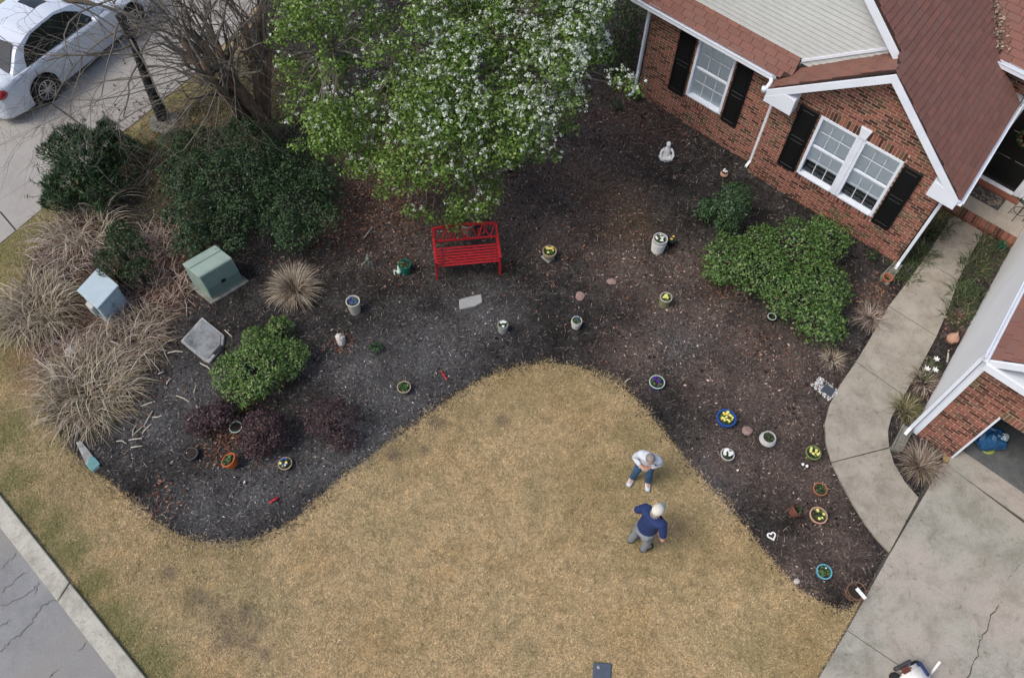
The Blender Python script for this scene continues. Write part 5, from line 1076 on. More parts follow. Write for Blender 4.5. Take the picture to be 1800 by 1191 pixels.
# kneeling figure statue with a basin
v = empty('statue', at(1170, 279), label='white seated garden figure with arms round a shallow bowl', cat='statue'); v.scale = (.78,)*3
m = MB(); m.lathe([(.17, 0), (.19, .05), (.155, .075), (.02, .08)], 22); m.build('plinth', 'rock_white', v, smooth=True)
plain('statue_white', (.78, .76, .72), .7, var=.12, scale=18)
m = MB(); m.lathe([(.10, .06), (.125, .14), (.10, .26), (.115, .34), (.06, .42), (.05, .45)], 18, (0, .05, 0)); m.ball((0, .045, .52), (.065, .07, .08), 14, 10); m.ball((0, .075, .545), (.07, .06, .075), 12, 8)
for s in (-1, 1):
    m.tube([(s*.10, .05, .37), (s*.17, .02, .28), (s*.20, -.07, .19), (s*.13, -.16, .14), (s*.03, -.19, .13)], [.038, .036, .034, .03, .024], 10); m.tube([(s*.07, .04, .12), (s*.19, -.02, .10), (s*.15, -.12, .085), (s*.02, -.16, .08)], [.06, .055, .045, .035], 10)
m.build('figure', 'statue_white', v, smooth=True)
m = MB(); m.lathe([(.05, .10), (.12, .15), (.135, .175), (.115, .175), (.06, .13), (.01, .125)], 20, (0, -.10, 0)); m.build('bowl', 'statue_white', v, smooth=True)
# heart-shaped white ring
V_ = []
for k in range(24):
    t = k*2*math.pi/24; V_.append((.0045*16*math.sin(t)**3, .0045*(13*math.cos(t)-5*math.cos(2*t)-2*math.cos(3*t)-math.cos(4*t)), .025))
m = MB(); m.tube(V_+[V_[0]], .016, 6, caps=False); o = m.build('heart_ring', 'statue_white', loc=at(1356, 942), smooth=True); o.rotation_euler.z = .3; tag(o, 'white heart-shaped ring lying near the lawn edge', 'ornament')
# red bird ornaments
for (px, py, lab, rz) in ((485, 879, 'red bird ornament near the lower lawn edge of the left bed', .6), (780, 661, 'small red bird ornament near the top of the lawn curve', 2.2)):
    e = empty('bird_ornament', at(px, py), rz, lab, 'ornament'); e.scale = (.72,)*3; m = MB(); m.ball((0, 0, .08), (.085, .04, .045), 10, 7); m.ball((.075, 0, .12), .033, 9, 7); m.add([(-.07, -.02, .085), (-.07, .02, .085), (-.17, .035, .07), (-.17, -.035, .07), (-.07, 0, .10), (-.16, 0, .08)], [(0, 1, 2, 3), (0, 4, 5, 3), (1, 2, 5, 4), (2, 3, 5), (0, 1, 4)]); m.add([(.06, 0, .15), (.09, 0, .19), (.045, 0, .15), (.07, .012, .15)], [(0, 1, 2), (0, 1, 3), (1, 2, 3)]); m.build('body', 'red_paint', e, smooth=False)
    m = MB(); m.add([(.10, -.012, .12), (.10, .012, .12), (.13, 0, .115), (.10, 0, .132)], [(0, 2, 3), (1, 3, 2), (0, 1, 2)]); m.build('beak', 'flower_yellow', e); m = MB(); m.tube([(0, 0, .04), (0, 0, -.05)], .004, 5); m.build('stake', 'dark', e)
# little wire garden figure left of the teal pot
e = empty('wire_figure', at(649, 466), label='small grey wire creature on thin legs left of the teal pot', cat='ornament'); m = MB(); m.ball((0, 0, .24), (.05, .07, .05), 9, 6, .05); m.ball((0, .02, .31), .03, 8, 6)
for (a, b) in ((-.16, -.18), (.13, -.10), (.03, -.12), (-.02, .16)): m.tube([(0, 0, .23), (a*.6, b*.5, .17), (a, b, 0)], [.014, .010, .009], 6)
m.build('body', 'pot_sage', e, smooth=True)
# frog on the teal pot's edge
e = empty('frog_ornament', at(702, 480), label='small green frog ornament leaning on the teal pot', cat='ornament'); m = MB(); m.ball((0, 0, .07), (.055, .075, .05), 10, 7); m.ball((0, .06, .12), (.045, .04, .035), 9, 6)
for s in (-1, 1): m.ball((s*.025, .075, .15), .015, 7, 5); m.tube([(s*.05, .0, .06), (s*.11, .04, .05), (s*.09, -.06, .012)], [.024, .018, .014], 7)
m.build('body', 'pot_mint', e, smooth=True)
# terracotta face ornament on a stick
e = empty('terracotta_ornament', at(1670, 600), label='terracotta pear-shaped ornament with a pale stick beside the walk', cat='ornament'); m = MB(); m.lathe([(.04, 0), (.105, .06), (.12, .13), (.085, .21), (.03, .28), (.012, .33)], 18); m.build('body', 'pot_pink', e, smooth=True)
m = MB(); m.tube([(.0, -.11, .12), (.0, -.125, .12)], .035, 12); m.build('hole', 'pot_dark_terracotta', e); a = at(1664, 620, .02)-e.location; m = MB(); m.bar(a+Vector((.06, .07, 0)), a+Vector((-.05, -.22, 0)), .028, .02); m.build('stick', 'reed', e)
# white lilies
for k, (px, py, lab) in enumerate(((1646, 631, 'topmost white lily bloom by the walk'), (1630, 648, 'left lower white lily bloom by the walk'), (1644, 650, 'right lower white lily bloom by the walk'))):
    e = empty('lily', at(px, py, .3)*1.0, label=lab, cat='flower', group='white lilies beside the walk'); e.location.z = 0
    m = MB(); z = .3
    for j in range(6):
        t = j*1.047+k; u = Vector((math.cos(t), math.sin(t), .25)); v2 = Vector((-math.sin(t), math.cos(t), 0)); f = Vector((0, 0, z)); m.add([f, f+u*.034+v2*.016, f+u*.072, f+u*.034-v2*.016], [(0, 1, 2, 3)])
    m.build('petals', 'flower_white', e); m = MB(); m.tube([(0, 0, 0), (.01, .0, .15), (0, 0, .3)], .006, 5); m.build('stalk', 'leaf_liriope', e)
    n = 40; a = RNG.uniform(0, 6.28, n); ribbon_mesh('leaf_blades', np.stack([np.cos(a)*.03, np.sin(a)*.03, np.zeros(n)], 1), np.stack([np.cos(a), np.sin(a), np.full(n, .9)], 1), np.full(n, .25), np.full(n, .012), np.full(n, .5), 'leaf_liriope', e)
# two little white solar lights
for (px, py, lab) in ((1408, 820, 'left one of two tiny white stake lights near the lime pot'), (1415, 823, 'right one of two tiny white stake lights near the lime pot')):
    e = empty('stake_light', at(px, py), label=lab, cat='light'); m = MB(); m.lathe([(.02, .09), (.03, .11), (.022, .14), (.004, .15)], 10); m.build('cap', 'flower_white', e, smooth=True); m = MB(); m.tube([(0, 0, 0), (0, 0, .09)], .006, 6); m.build('stake', 'dark', e)
# wire basket with a white tag
e = empty('wire_basket', at(1495, 1045), label='brown wire basket with a white tag at the driveway corner', cat='basket'); m = MB()
for (r_, z) in ((.15, .28), (.13, .16), (.10, .03)): m.tube([(r_*math.cos(t*.3142), r_*math.sin(t*.3142), z) for t in range(21)], .007, 5, caps=False)
for k in range(10): t = k*.628; m.tube([(.10*math.cos(t), .10*math.sin(t), .0), (.135*math.cos(t), .135*math.sin(t), .18), (.15*math.cos(t), .15*math.sin(t), .28), (.21*math.cos(t), .21*math.sin(t), .33)], .006, 5)
plain('rust_wire', (.20, .11, .075), .7, var=.3); m.build('wire_frame', 'rust_wire', e); m = MB(); m.box((.05, -.05, .30), (.06, .20, .015), R(35)); m.build('tag', 'flower_white', e); m = MB(); m.lathe([(.09, .02), (.12, .18), (.01, .18)], 14); m.build('soil', 'potting_soil', e)

# ------------------------------------------------------------------ utility cabinets
plain('cabinet_blue', (.40, .48, .51), .5, var=.07, scale=4); plain('cabinet_green', (.25, .325, .27), .5, var=.09, scale=4); plain('cabinet_green_dark', (.15, .21, .175), .5, var=.1, scale=4)
def cabinet_blue():
    H_ = .62; top = [at(a, b, H_) for a, b in ((172, 467), (208, 503), (171, 540), (134, 512))]; c = sum(top, Vector())/4; c.z = 0
    u = (top[1]-top[0]+top[2]-top[3])/2; v_ = (top[3]-top[0]+top[2]-top[1])/2; e = empty('utility_cabinet', c, label='pale blue metal utility cabinet among the dry grasses', cat='utility cabinet')
    def bx(m, a0, a1, b0, b1, z0, z1): return m.hexa([u*a+v_*b+Vector((0, 0, z)) for z in (z0, z1) for a, b in ((a0, b0), (a1, b0), (a1, b1), (a0, b1))])
    m = MB(); bx(m, -.46, .46, -.46, .46, .04, H_-.06); m.build('body', 'cabinet_blue', e, bevel=.01); m = MB(); bx(m, -.5, .5, -.5, .5, H_-.0598, H_); m.build('lid', 'cabinet_blue', e, bevel=.012)
    m = MB(); bx(m, .4602, .475, -.42, -.02, .08, H_-.08); bx(m, .4602, .475, .02, .42, .08, H_-.08); m.build('door', 'cabinet_blue', e, bevel=.004); m = MB(); bx(m, .475, .50, -.06, .06, .3, .36); m.build('latch', 'flagstone', e)
    m = MB(); bx(m, -.2, .1, .4602, .60, .15, .42); m.build('junction_box', 'pot_white', e, bevel=.01); m = MB(); bx(m, -.5, .5, -.5, .5, -.02, .04); m.build('base', 'flagstone', e)
cabinet_blue()
def transformer():
    H_ = .72; t_ = [at(a, b, H_) for a, b in ((318, 462), (383, 437), (408, 450), (352, 496))]
    c = sum(t_, Vector())/4; c.z = 0; e = empty('transformer_box', c, label='green metal transformer box on a concrete pad under the bush', cat='utility cabinet')
    u = Vector((t_[2]-t_[3]).to_tuple()); u = (u+(t_[1]-t_[0]))/2; f = (t_[3]-t_[0]+t_[2]-t_[1])/2; u *= .95
    pr = [(-.5, 0), (.62, 0), (.62, H_*.45), (.5, H_*.98), (.42, H_), (-.5, H_)]
    def pp(m, a0, a1, prof): n = len(prof); return m.add([u*a+f*b+Vector((0, 0, z+.06)) for a in (a0, a1) for b, z in prof], [tuple(range(n)), tuple(range(2*n-1, n-1, -1))]+[(i, n+i, n+(i+1) % n, (i+1) % n) for i in range(n)])
    m = MB(); pp(m, -.5, .5, pr); m.build('body', 'cabinet_green', e, bevel=.012)
    for (a, b) in ((-.47, -.01), (.01, .47)):
        m = MB(); pp(m, a, b, [(.621, .05), (.632, .05), (.632, H_*.45), (.512, H_*.93), (.501, H_*.93), (.621, H_*.45)]); m.build('door', 'cabinet_green_dark', e)
    m = MB(); pp(m, -.5, .5, [(-.1, H_+.0), (-.08, H_+.0), (-.08, H_+.012), (-.1, H_+.012)]); m.build('lid_seam', 'cabinet_green_dark', e); m = MB(); pp(m, -.06, .06, [(.633, .3), (.66, .3), (.66, .38), (.633, .38)]); m.build('lock', 'dark', e)
    m = MB(); q = [u*a+f*b for a, b in ((-.6, -.62), (.6, -.62), (.6, .78), (-.6, .78))]; m.prism([(p.x, p.y) for p in q], -.05, .06); m.build('pad', 'splash', e, bevel=.01)
transformer()

# ------------------------------------------------------------------ porch things, garage things
def mat_and_wreath():
    c = hw(.86, 3.02, .162); e = empty('doormat', c, math.radians(-41.5), 'dark doormat with a pale leafy scroll pattern at the front door', 'doormat'); m = MB(); m.box((0, 0, .008), (.80, .44, .014)); m.build('mat', 'pot_charcoal', e, bevel=.003)
    m = MB()
    for k in range(60): x, y = random.uniform(-.36, .36), random.uniform(-.18, .18); m.tube([(x+.028*math.cos(t*.9+k)*(.5+t*.1), y+.028*math.sin(t*.9+k)*(.5+t*.1), .0165) for t in range(6)], .005, 4, caps=False)
    tag(m.build('scrollwork', 'pot_tan', e), kind='stuff')
    c = hw(.90, EV-.03, 1.62); e = empty('wreath', c, label='green wreath with red berries hanging on the black door', cat='wreath'); n = 900; t = RNG.uniform(0, 6.28, n); d = rand_dirs(n); r_ = .20
    ax = np.array(HU); P = np.outer(np.cos(t)*r_, ax)+np.outer(np.sin(t)*r_, [0, 0, 1.])+d*.055*np.array([1, 1, 1]); P -= np.outer(np.maximum(0, P@np.array(HV)), np.array(HV)); leaf_mesh('greenery', P, d, .05, 'leaf_holly', e, .35)
    m = MB()
    for k in range(22): t = random.uniform(0, 6.28); q = HU*math.cos(t)*r_*.85+Vector((0, 0, math.sin(t)*r_*.85))-HV*.05; m.ball(q, .016, 6, 5)
    m.build('berries', 'red_paint', e)
mat_and_wreath()
e = empty('plant_stand', hw(1.62, 2.9, .162), label='thin black wire stand on the porch beside the door', cat='plant stand'); m = MB()
for (a, b) in ((-.12, -.12), (.12, -.12), (.12, .12), (-.12, .12)): m.tube([(a, b, 0), (a*.8, b*.8, .5)], .008, 5)
for z in (.5, .2): m.tube([(.15*math.cos(t*.3927)*(1 if z > .3 else .9), .15*math.sin(t*.3927)*(1 if z > .3 else .9), z) for t in range(17)], .008, 5, caps=False)
m.build('frame', 'dark', e)
plain('bag_blue', (.015, .085, .20), .4, var=.5, scale=14)
e = empty('blue_bag', hw(3.05, -2.75, .06), label='shiny blue bag just inside the garage opening', cat='bag'); random.seed(4); m = MB(); m.ball((0, 0, .22), (.30, .24, .24), 14, 10, .13); m.build('bag_body', 'bag_blue', e, smooth=False); m = MB(); m.ball((.14, -.05, .40), (.09, .08, .05), 8, 5, .3); m.build('bag_neck', 'cabinet_blue', e)
plain('lid_lime', (.33, .40, .09), .5); m = MB(); m.lathe([(.13, 0), (.135, .02), (.12, .035), (.09, .03), (.01, .03)], 24); tag(smooth_angle(m.build('lime_disc', 'lid_lime', loc=at(1735, 787, .06))), 'lime green disc on the garage floor below the blue bag', 'lid')
# valley leaf debris belongs to the roof
n = 1100; s = RNG.random(n)**1.2; P = []
for k in range(n):
    t = s[k]; v0 = 3.16+t*2.9; q = hl(2.59-v0-.0+random.gauss(0, .10)-.02, v0+random.gauss(0, .08), 0); uu = 2.59-v0; P.append((q.x, q.y, zP(uu)+.06+random.uniform(0, .03)+abs(random.gauss(0, .03))))
o = leaf_mesh('roof_debris', np.array(P), np.tile([0, 0, 1.], (n, 1)), .06, 'straw', house, .4, .8); tag(o, kind='stuff')

# ------------------------------------------------------------------ people
def skin_mesh(name, verts, edges, radii, mat, parent, sub=2, root=0):
    me = bpy.data.meshes.new(name); me.from_pydata([tuple(v) for v in verts], edges, []); o = bpy.data.objects.new(name, me); COL.objects.link(o)
    sk = o.modifiers.new('skin', 'SKIN'); sk.use_smooth_shade = True
    lay = me.skin_vertices[0].data if me.skin_vertices else None
    if lay is None: raise RuntimeError('no skin layer')
    for i, r_ in enumerate(radii): lay[i].radius = r_ if hasattr(r_, '__len__') else (r_, r_); lay[i].use_root = (i == root)
    ss = o.modifiers.new('sub', 'SUBSURF'); ss.levels = sub; ss.render_levels = sub
    dg = bpy.context.evaluated_depsgraph_get(); new = bpy.data.meshes.new_from_object(o.evaluated_get(dg)); bpy.data.objects.remove(o); bpy.data.meshes.remove(me)
    new.materials.clear(); new.materials.append(MATS[mat]); new.polygons.foreach_set('use_smooth', np.ones(len(new.polygons), bool)); new.name = name
    return link(bpy.data.objects.new(name, new), parent)
class Chain:
    def __init__(self): self.v, self.e, self.r = [], [], []
    def path(self, pts, rad, start=None):
        prev = start
        for p, r_ in zip(pts, rad):
            self.v.append(Vector(p)); self.r.append(r_); i = len(self.v)-1
            if prev is not None: self.e.append((prev, i))
            prev = i
        return prev
plain('skin', (.50, .27, .19), .55, var=.06); plain('hair_grey', (.24, .21, .185), .7, var=.3, scale=60); plain('shirt_white', (.56, .585, .63), .8, var=.10, scale=9, bmp=1.0); plain('polo_navy', (.013, .030, .105), .8, var=.12, scale=9, bmp=1.0)
plain('jeans', (.035, .09, .17), .85, var=.25, scale=14, bmp=1.0); plain('trousers_grey', (.20, .215, .225), .85, var=.12, scale=12, bmp=1.0); plain('cap_cream', (.62, .585, .50), .8, var=.06, scale=12); plain('cap_brim', (.42, .42, .33), .8, var=.06); plain('shoe_white', (.52, .57, .61), .6, var=.08); plain('shoe_black', (.03, .028, .025), .6)
def hand(ch, wrist, idx, d, n, k=1.0):
    """palm and five fingers from the wrist joint; d: pointing direction, n: palm normal"""
    d, n = Vector(d).normalized(), Vector(n).normalized(); n = (n-d*n.dot(d)).normalized(); s = d.cross(n)
    pm = ch.path([wrist+d*.045*k], [(.032*k, .018*k)], idx)
    for q, (off, L) in enumerate(((-.030, .062), (-.010, .074), (.011, .070), (.030, .055))):
        b = wrist+d*.085*k+s*off*k; ch.path([b, b+d*L*.55*k+n*.012*k, b+d*L*.9*k+n*.035*k], [.0098*k, .009*k, .0075*k], pm)
    b = wrist+d*.03*k-s*.036*k; ch.path([b, b-s*.022*k+d*.03*k+n*.01*k, b-s*.020*k+d*.058*k+n*.02*k], [.012*k, .0105*k, .0085*k], pm)
def human(P, name, label):
    """P: pose in local metres, x right, y forward"""
    e = empty('person', P['at'], P['rz'], label, 'person'); e.scale = P['size']; J = {k: Vector(v) for k, v in P['j'].items()}
    ch = Chain(); bw = P.get('build', 1.0)
    ch.path([J['pelvis'], J['belly'], J['chest'], J['neck']], [(.14*bw, .10*bw), (.13*bw, .10*bw), (.135*bw, .10*bw), (.054, .054)])
    ch.path([J['head'], J['crown']], [(.075, .088), (.070, .082)], 3)
    for s in 'LR':
        ch.path([J['sh'+s], J['el'+s], J['wr'+s]], [.050*bw, .040, .030], 2); w = len(ch.v)-1; d = P['hand'+s]; hand(ch, J['wr'+s], w, d[0], d[1])
        ch.path([J['hip'+s], J['kn'+s], J['an'+s], J['an'+s]+Vector(P['toe'+s])*.16-Vector((0, 0, .035))], [.088*bw, .058, .042, .036], 0)
    skin_mesh('body', ch.v, ch.e, ch.r, 'skin', e, 2)
    g = 1.10
    ch = Chain(); lo = J['pelvis']-Vector((0, 0, .10)); ch.path([J['belly'], J['chest'], J['chest'].lerp(J['neck'], .45), J['chest'].lerp(J['neck'], 1.0)], [(.155*bw*g, .125*bw*g), (.160*bw*g, .125*bw*g), (.135*bw, .11*bw), (.080, .078)]); ch.path([lo, lo-Vector((0, 0, .11))], [(.172*bw*g, .14*bw*g), (.18*bw*g, .15*bw*g)], 0)
    for s in 'LR':
        if P['sleeve'] == 'short': ch.path([J['sh'+s], J['sh'+s].lerp(J['el'+s], .5), J['sh'+s].lerp(J['el'+s], .88)], [.082*bw, .074, .066], 2)
        else: ch.path([J['sh'+s], J['el'+s], J['el'+s].lerp(J['wr'+s], .85)], [.078*bw, .060, .046], 2)
    skin_mesh('shirt', ch.v, ch.e, ch.r, P['shirt'], e, 2)
    ch = Chain(); ch.path([J['pelvis']], [(.140*bw, .105*bw)])
    for s in 'LR': ch.path([J['hip'+s], J['kn'+s], J['an'+s]+Vector((0, 0, .05)), J['an'+s]-Vector((0, 0, .075))], [.094*bw, .078, .070, .070], 0)
    skin_mesh('trousers', ch.v, ch.e, ch.r, P['trousers'], e, 2)
    for s in 'LR':
        ch = Chain(); t = Vector(P['toe'+s]).normalized(); a = J['an'+s].copy(); a.z = .05; ch.path([a-t*.07, a+t*.05, a+t*.16-Vector((0, 0, .01)), a+t*.21-Vector((0, 0, .015))], [(.054, .055), (.058, .05), (.058, .04), (.044, .03)]); skin_mesh('shoe', ch.v, ch.e, ch.r, P['shoe'], e, 2)
    # face and hair
    H_ = J['head'].lerp(J['crown'], .35); f = Vector(P['face']).normalized(); up = (J['crown']-J['head']).normalized(); f = (f-up*f.dot(up)).normalized(); rt = f.cross(up)
    M = Matrix((rt, f, up)).transposed()
    m = MB(); m.ball(H_, (.074, .092, .112), 16, 12, 0, M); m.ball(H_+f*.098-up*.018, (.014, .022, .022), 8, 6, 0, M)
    for s in (-1, 1): m.ball(H_+rt*s*.078-up*.01, (.014, .022, .032), 8, 6, 0, M)
    m.build('head', 'skin', e, smooth=True)
    m = MB(); 
    for s in (-1, 1): m.ball(H_+f*.083+rt*s*.031+up*.012, (.012, .007, .008), 6, 5, 0, M)
    m.build('eyes', 'dark', e); m = MB(); m.ball(H_+f*.085-up*.058, (.024, .008, .006), 8, 5, 0, M); m.build('mouth', 'pot_dark_terracotta', e)
    hs = .86 if P.get('cap') else 1.0
    m = MB(); m.ball(H_+up*.024-f*.020, (.086*hs, .098*hs, .110*hs), 20, 16, .05, M); m.ball(H_-up*.05-f*.055, (.085, .06, .085), 16, 10, .06, M); hr = m.build('hair', P['hair'], e, smooth=True)
    if P.get('cap'):
        m = MB(); C_ = H_+up*.05; m.ball(C_, (.100, .118, .10), 18, 12, 0, M); m.build('cap', 'cap_cream', e, smooth=True)
        m = MB(); n = 12; V_ = []
        for k in range(n+1):
            a = math.pi*k/n; x, y = math.cos(a)*.088, .08+math.sin(a)*.12
            V_ += [C_+rt*x+f*y*1.0-up*(.012+.018*abs(math.cos(a)))+up*z for z in (0, .006)]+[C_+rt*x*.98+f*.05-up*.012+up*z for z in (0, .006)]
        m.add(V_, [q for k in range(n) for q in ((4*k+1, 4*k+5, 4*k+7, 4*k+3), (4*k, 4*k+2, 4*k+6, 4*k+4), (4*k, 4*k+4, 4*k+5, 4*k+1))]); m.build('brim', 'cap_brim', e, smooth=True); m = MB(); m.ball(C_+up*.10, (.01, .01, .006), 7, 4, 0, M); m.build('button', 'cap_brim', e)
    if P.get('collar'):
        m = MB(); c = J['chest'].lerp(J['neck'], 1.06); m.tube([c+rt*math.cos(t*.5236)*.072+f*math.sin(t*.5236)*.070+up*.01 for t in range(13)], .014, 6, caps=False); m.build('collar', P['collar'], e, smooth=True)
    return e
mg = at(1110, 950)
human(dict(at=mg+Vector((.10, -.07, 0)), rz=R(46-90), build=1.12, size=(.96, .96, .87), face=(.0, 1, -.15), hair='hair_grey', cap=True, collar='shirt_white', sleeve='short', shirt='polo_navy', trousers='trousers_grey', shoe='shoe_black',
    j=dict(pelvis=(0, .02, .95), belly=(0, .06, 1.12), chest=(0, .10, 1.36), neck=(0, .12, 1.50), head=(0, .15, 1.58), crown=(0, .17, 1.70), shL=(-.20, .12, 1.43), elL=(-.33, .02, 1.20), wrL=(-.17, .18, 1.06), shR=(.20, .11, 1.43), elR=(.36, -.02, 1.20), wrR=(.22, .10, 1.02),
           hipL=(-.10, .01, .90), knL=(-.12, .03, .50), anL=(-.14, -.04, .09), hipR=(.10, .01, .90), knR=(.12, .06, .50), anR=(.13, .0, .09)),
    handL=((.7, .5, -.3), (-.2, -.6, 0)), handR=((-.7, .3, -.4), (0, -.6, .2)), toeL=(-.35, 1, 0), toeR=(.35, 1, 0)), 'man', 'person in a navy polo shirt, grey trousers and cream cap standing on the lawn')
wg = at(1124, 846)
human(dict(at=wg+Vector((.02, .06, 0)), rz=R(252-90), build=.95, size=(.92, .92, .84), face=(-.35, 1, -.55), hair='hair_grey', sleeve='long', collar='shirt_white', shirt='shirt_white', trousers='jeans', shoe='shoe_white',
    j=dict(pelvis=(0, .0, .90), belly=(0, .03, 1.06), chest=(0, .08, 1.28), neck=(-.01, .13, 1.42), head=(-.02, .19, 1.49), crown=(-.02, .23, 1.61), shL=(-.18, .08, 1.34), elL=(-.25, .02, 1.08), wrL=(-.05, .18, 1.06), shR=(.18, .08, 1.34), elR=(.27, .06, 1.09), wrR=(.08, .23, 1.10),
           hipL=(-.09, .0, .86), knL=(-.12, .06, .47), anL=(-.15, .03, .08), hipR=(.09, .0, .86), knR=(.13, .08, .47), anR=(.15, .06, .08)),
    handL=((.9, .2, .1), (0, -1, 0)), handR=((-.9, .1, .0), (0, -1, 0)), toeL=(-.25, 1, 0), toeR=(.2, 1, 0)), 'woman', 'person with grey hair in a white top and jeans facing the camera on the lawn')

# ------------------------------------------------------------------ white car on the neighbour's drive
plain('car_white', (.62, .66, .72), .22, var=.02, spec=.6, coat=.8); plain('car_black', (.012, .012, .014), .4); plain('tyre', (.018, .018, .019), .85, var=.3, scale=40); plain('alloy', (.55, .56, .58), .3, metal=.85); plain('lamp_red', (.35, .01, .015), .2, coat=.6); plain('lamp_clear', (.55, .58, .60), .15, coat=.6); plain('car_glass', (.012, .014, .016), .06, spec=.7); plain('chrome', (.7, .7, .72), .2, metal=1)
def car():
    rw, fw_ = at(84, 160, .33), at(237, 36, .33); ax = (fw_-rw); ax.z = 0; WB = ax.length; ang = math.atan2(ax.y, ax.x); Wd = .92
    k = WB/2.78; S = k
    ang_l = ang; lat = Vector((-math.sin(ang), math.cos(ang), 0)); o0 = Vector((rw.x, rw.y, 0))+lat*Wd*S*.97     # centre line above the rear axle; near side is -lat
    e = empty('parked_car', o0, ang, 'white saloon car parked on the neighbouring driveway', 'car')
    # stations: x, half width, z low, z belt, z deck(centre)
    def interp(t, tab):
        for (a, va), (b, vb) in zip(tab[:-1], tab[1:]):
            if t <= b: u = (t-a)/(b-a); u = u*u*(3-2*u)*.5+u*.5; return va+(vb-va)*max(0, u)
        return tab[-1][1]
    X0, X1 = -1.05, 3.72
    hw_ = [(X0, .60), (-.95, .78), (-.6, .89), (0, .92), (1.4, .93), (2.78, .92), (3.3, .86), (3.6, .70), (X1, .50)]
    belt = [(X0, .72), (-.95, .92), (-.6, .98), (0, .97), (1.2, .93), (2.2, .90), (2.8, .84), (3.4, .72), (X1, .58)]
    deck = [(X0, .80), (-.95, 1.02), (-.6, 1.06), (0, 1.04), (2.2, .98), (2.8, .92), (3.4, .80), (X1, .62)]
    def arch(x):
        zl = .20
        for c in (0, 2.78):
            if abs(x-c) < .385: zl = max(zl, .33+math.sqrt(.385**2-(x-c)**2))
        return zl
    xs = sorted(set([round(v, 3) for v in np.arange(X0, X1+.001, .06)]+[-.385, .385, 2.395, 3.165, -.36, .36, 2.42, 3.14])); V_, F_ = [], []; NS = 15
    for x in xs:
        w, zb, zd = interp(x, hw_), interp(x, belt), interp(x, deck); zl = min(arch(x), zb-.10); half = [(w*.95, zl), (w, zl+(zb-zl)*.35), (w*1.005, zl+(zb-zl)*.62), (w*.985, zb-.04), (w*.95, zb), (w*.78, zb+(zd-zb)*.62), (w*.42, zd)]
        row = [(x, -y, z) for y, z in half]+[(x, 0, zd+.008)]+[(x, y, z) for y, z in half[::-1]]; V_ += row
    n = len(xs)
    for i in range(n-1):
        for j in range(NS-1): F_.append((i*NS+j, i*NS+j+1, (i+1)*NS+j+1, (i+1)*NS+j))
    F_ += [tuple(range(NS)), tuple(range((n-1)*NS, n*NS))]
    m = MB(); m.add([Vector(v)*S for v in V_], F_); b = m.build('body', 'car_white', e); smooth_angle(b, 34)
    m = MB(); m.hexa([Vector(q)*S for q in ((-.55, -.84, .16), (3.2, -.84, .16), (3.2, .84, .16), (-.55, .84, .16), (-.55, -.78, .34), (3.2, -.78, .34), (3.2, .78, .34), (-.55, .78, .34))]); m.build('underbody', 'car_black', e)
    # cabin: lofted roof with pillars, glass set in the faces
    Bx = [(-.52, .98), (.05, 1.36), (.45, 1.45), (1.15, 1.47), (1.55, 1.40), (2.25, .99)]
    rows = []
    for (x, z) in Bx:
        t = (z-.96)/.5; wb = interp(x, hw_)*.90; wt = wb-(.235*max(0, t)); rows.append((x, z, wt))
    V_, F_ = [], []; R_ = []
    xs2 = np.linspace(-.52, 2.25, 40)
    zs = [interp(x, Bx) for x in xs2]
    for x, z in zip(xs2, zs):
        wb = interp(x, hw_)*.93; zb = interp(x, belt)-.02; t = max(0, (z-zb)/.5); wt = wb-.23*t-.02; z2 = zb+(z-zb)*.93
        V_ += [(x, -wb, zb), (x, -(wb*.5+wt*.5)-.012, (zb+z2)/2), (x, -wt, z2), (x, -wt*.6, z+.012), (x, 0, z+.022), (x, wt*.6, z+.012), (x, wt, z2), (x, wb*.5+wt*.5+.012, (zb+z2)/2), (x, wb, zb)]
    for i in range(39):
        for j in range(8): F_.append((i*9+j, i*9+j+1, (i+1)*9+j+1, (i+1)*9+j))
    m = MB(); m.add([Vector(v)*S for v in V_], F_); smooth_angle(m.build('roof', 'car_white', e), 30)
    def side_glass(sgn, name, pts):      # (x, fraction up the side)
        V2 = []
        for x, u in pts:
            z = interp(x, Bx); wb = interp(x, hw_)*.93; zb = interp(x, belt)-.02; t = max(0, (z-zb)/.5); wt = wb-.23*t-.02; z2 = zb+(z-zb)*.93; y = wb+(wt-wb)*u+.012*math.sin(math.pi*u)+.010; V2.append(Vector((x, sgn*y, zb+(z2-zb)*u))*S)
        m = MB(); m.add(V2+[v-Vector((0, sgn*.012, 0)) for v in V2], [tuple(range(len(V2))), tuple(range(2*len(V2)-1, len(V2)-1, -1))]+[(i, (i+1) % len(V2), len(V2)+(i+1) % len(V2), len(V2)+i) for i in range(len(V2))]); return m.build(name, 'car_glass', e)
    for s in (-1, 1):
        side_glass(s, 'side_window', [(.83, .10), (1.30, .10), (1.86, .10), (1.62, .70), (1.40, .88), (1.15, .92), (.83, .92)])
        side_glass(s, 'side_window', [(-.10, .12), (.30, .10), (.78, .10), (.78, .92), (.45, .91), (.15, .82), (-.02, .5)])
    for s in (-1, 1): side_glass(s, 'door_pillar', [(.775, .08), (.835, .08), (.835, .93), (.775, .93)])
    def top_glass(name, x0, x1, f0, f1, dz=.012, n=6):
        V2, F2 = [], []
        for i in range(n+1):
            x = x0+(x1-x0)*i/n; z = interp(x, Bx); wb = interp(x, hw_)*.93; zb = interp(x, belt)-.02; t = max(0, (z-zb)/.5); wt = (wb-.23*t-.02); q = f0+(f1-f0)*i/n; V2 += [Vector((x, y*wt*q, z+.022-.010*abs(y)+dz))*S for y in (-1, -.5, 0, .5, 1)]
        for i in range(n):
            for j in range(4): F2.append((i*5+j, i*5+j+1, (i+1)*5+j+1, (i+1)*5+j))
        m = MB(); m.add(V2, F2); return m.build(name, 'car_glass', e, smooth=True)
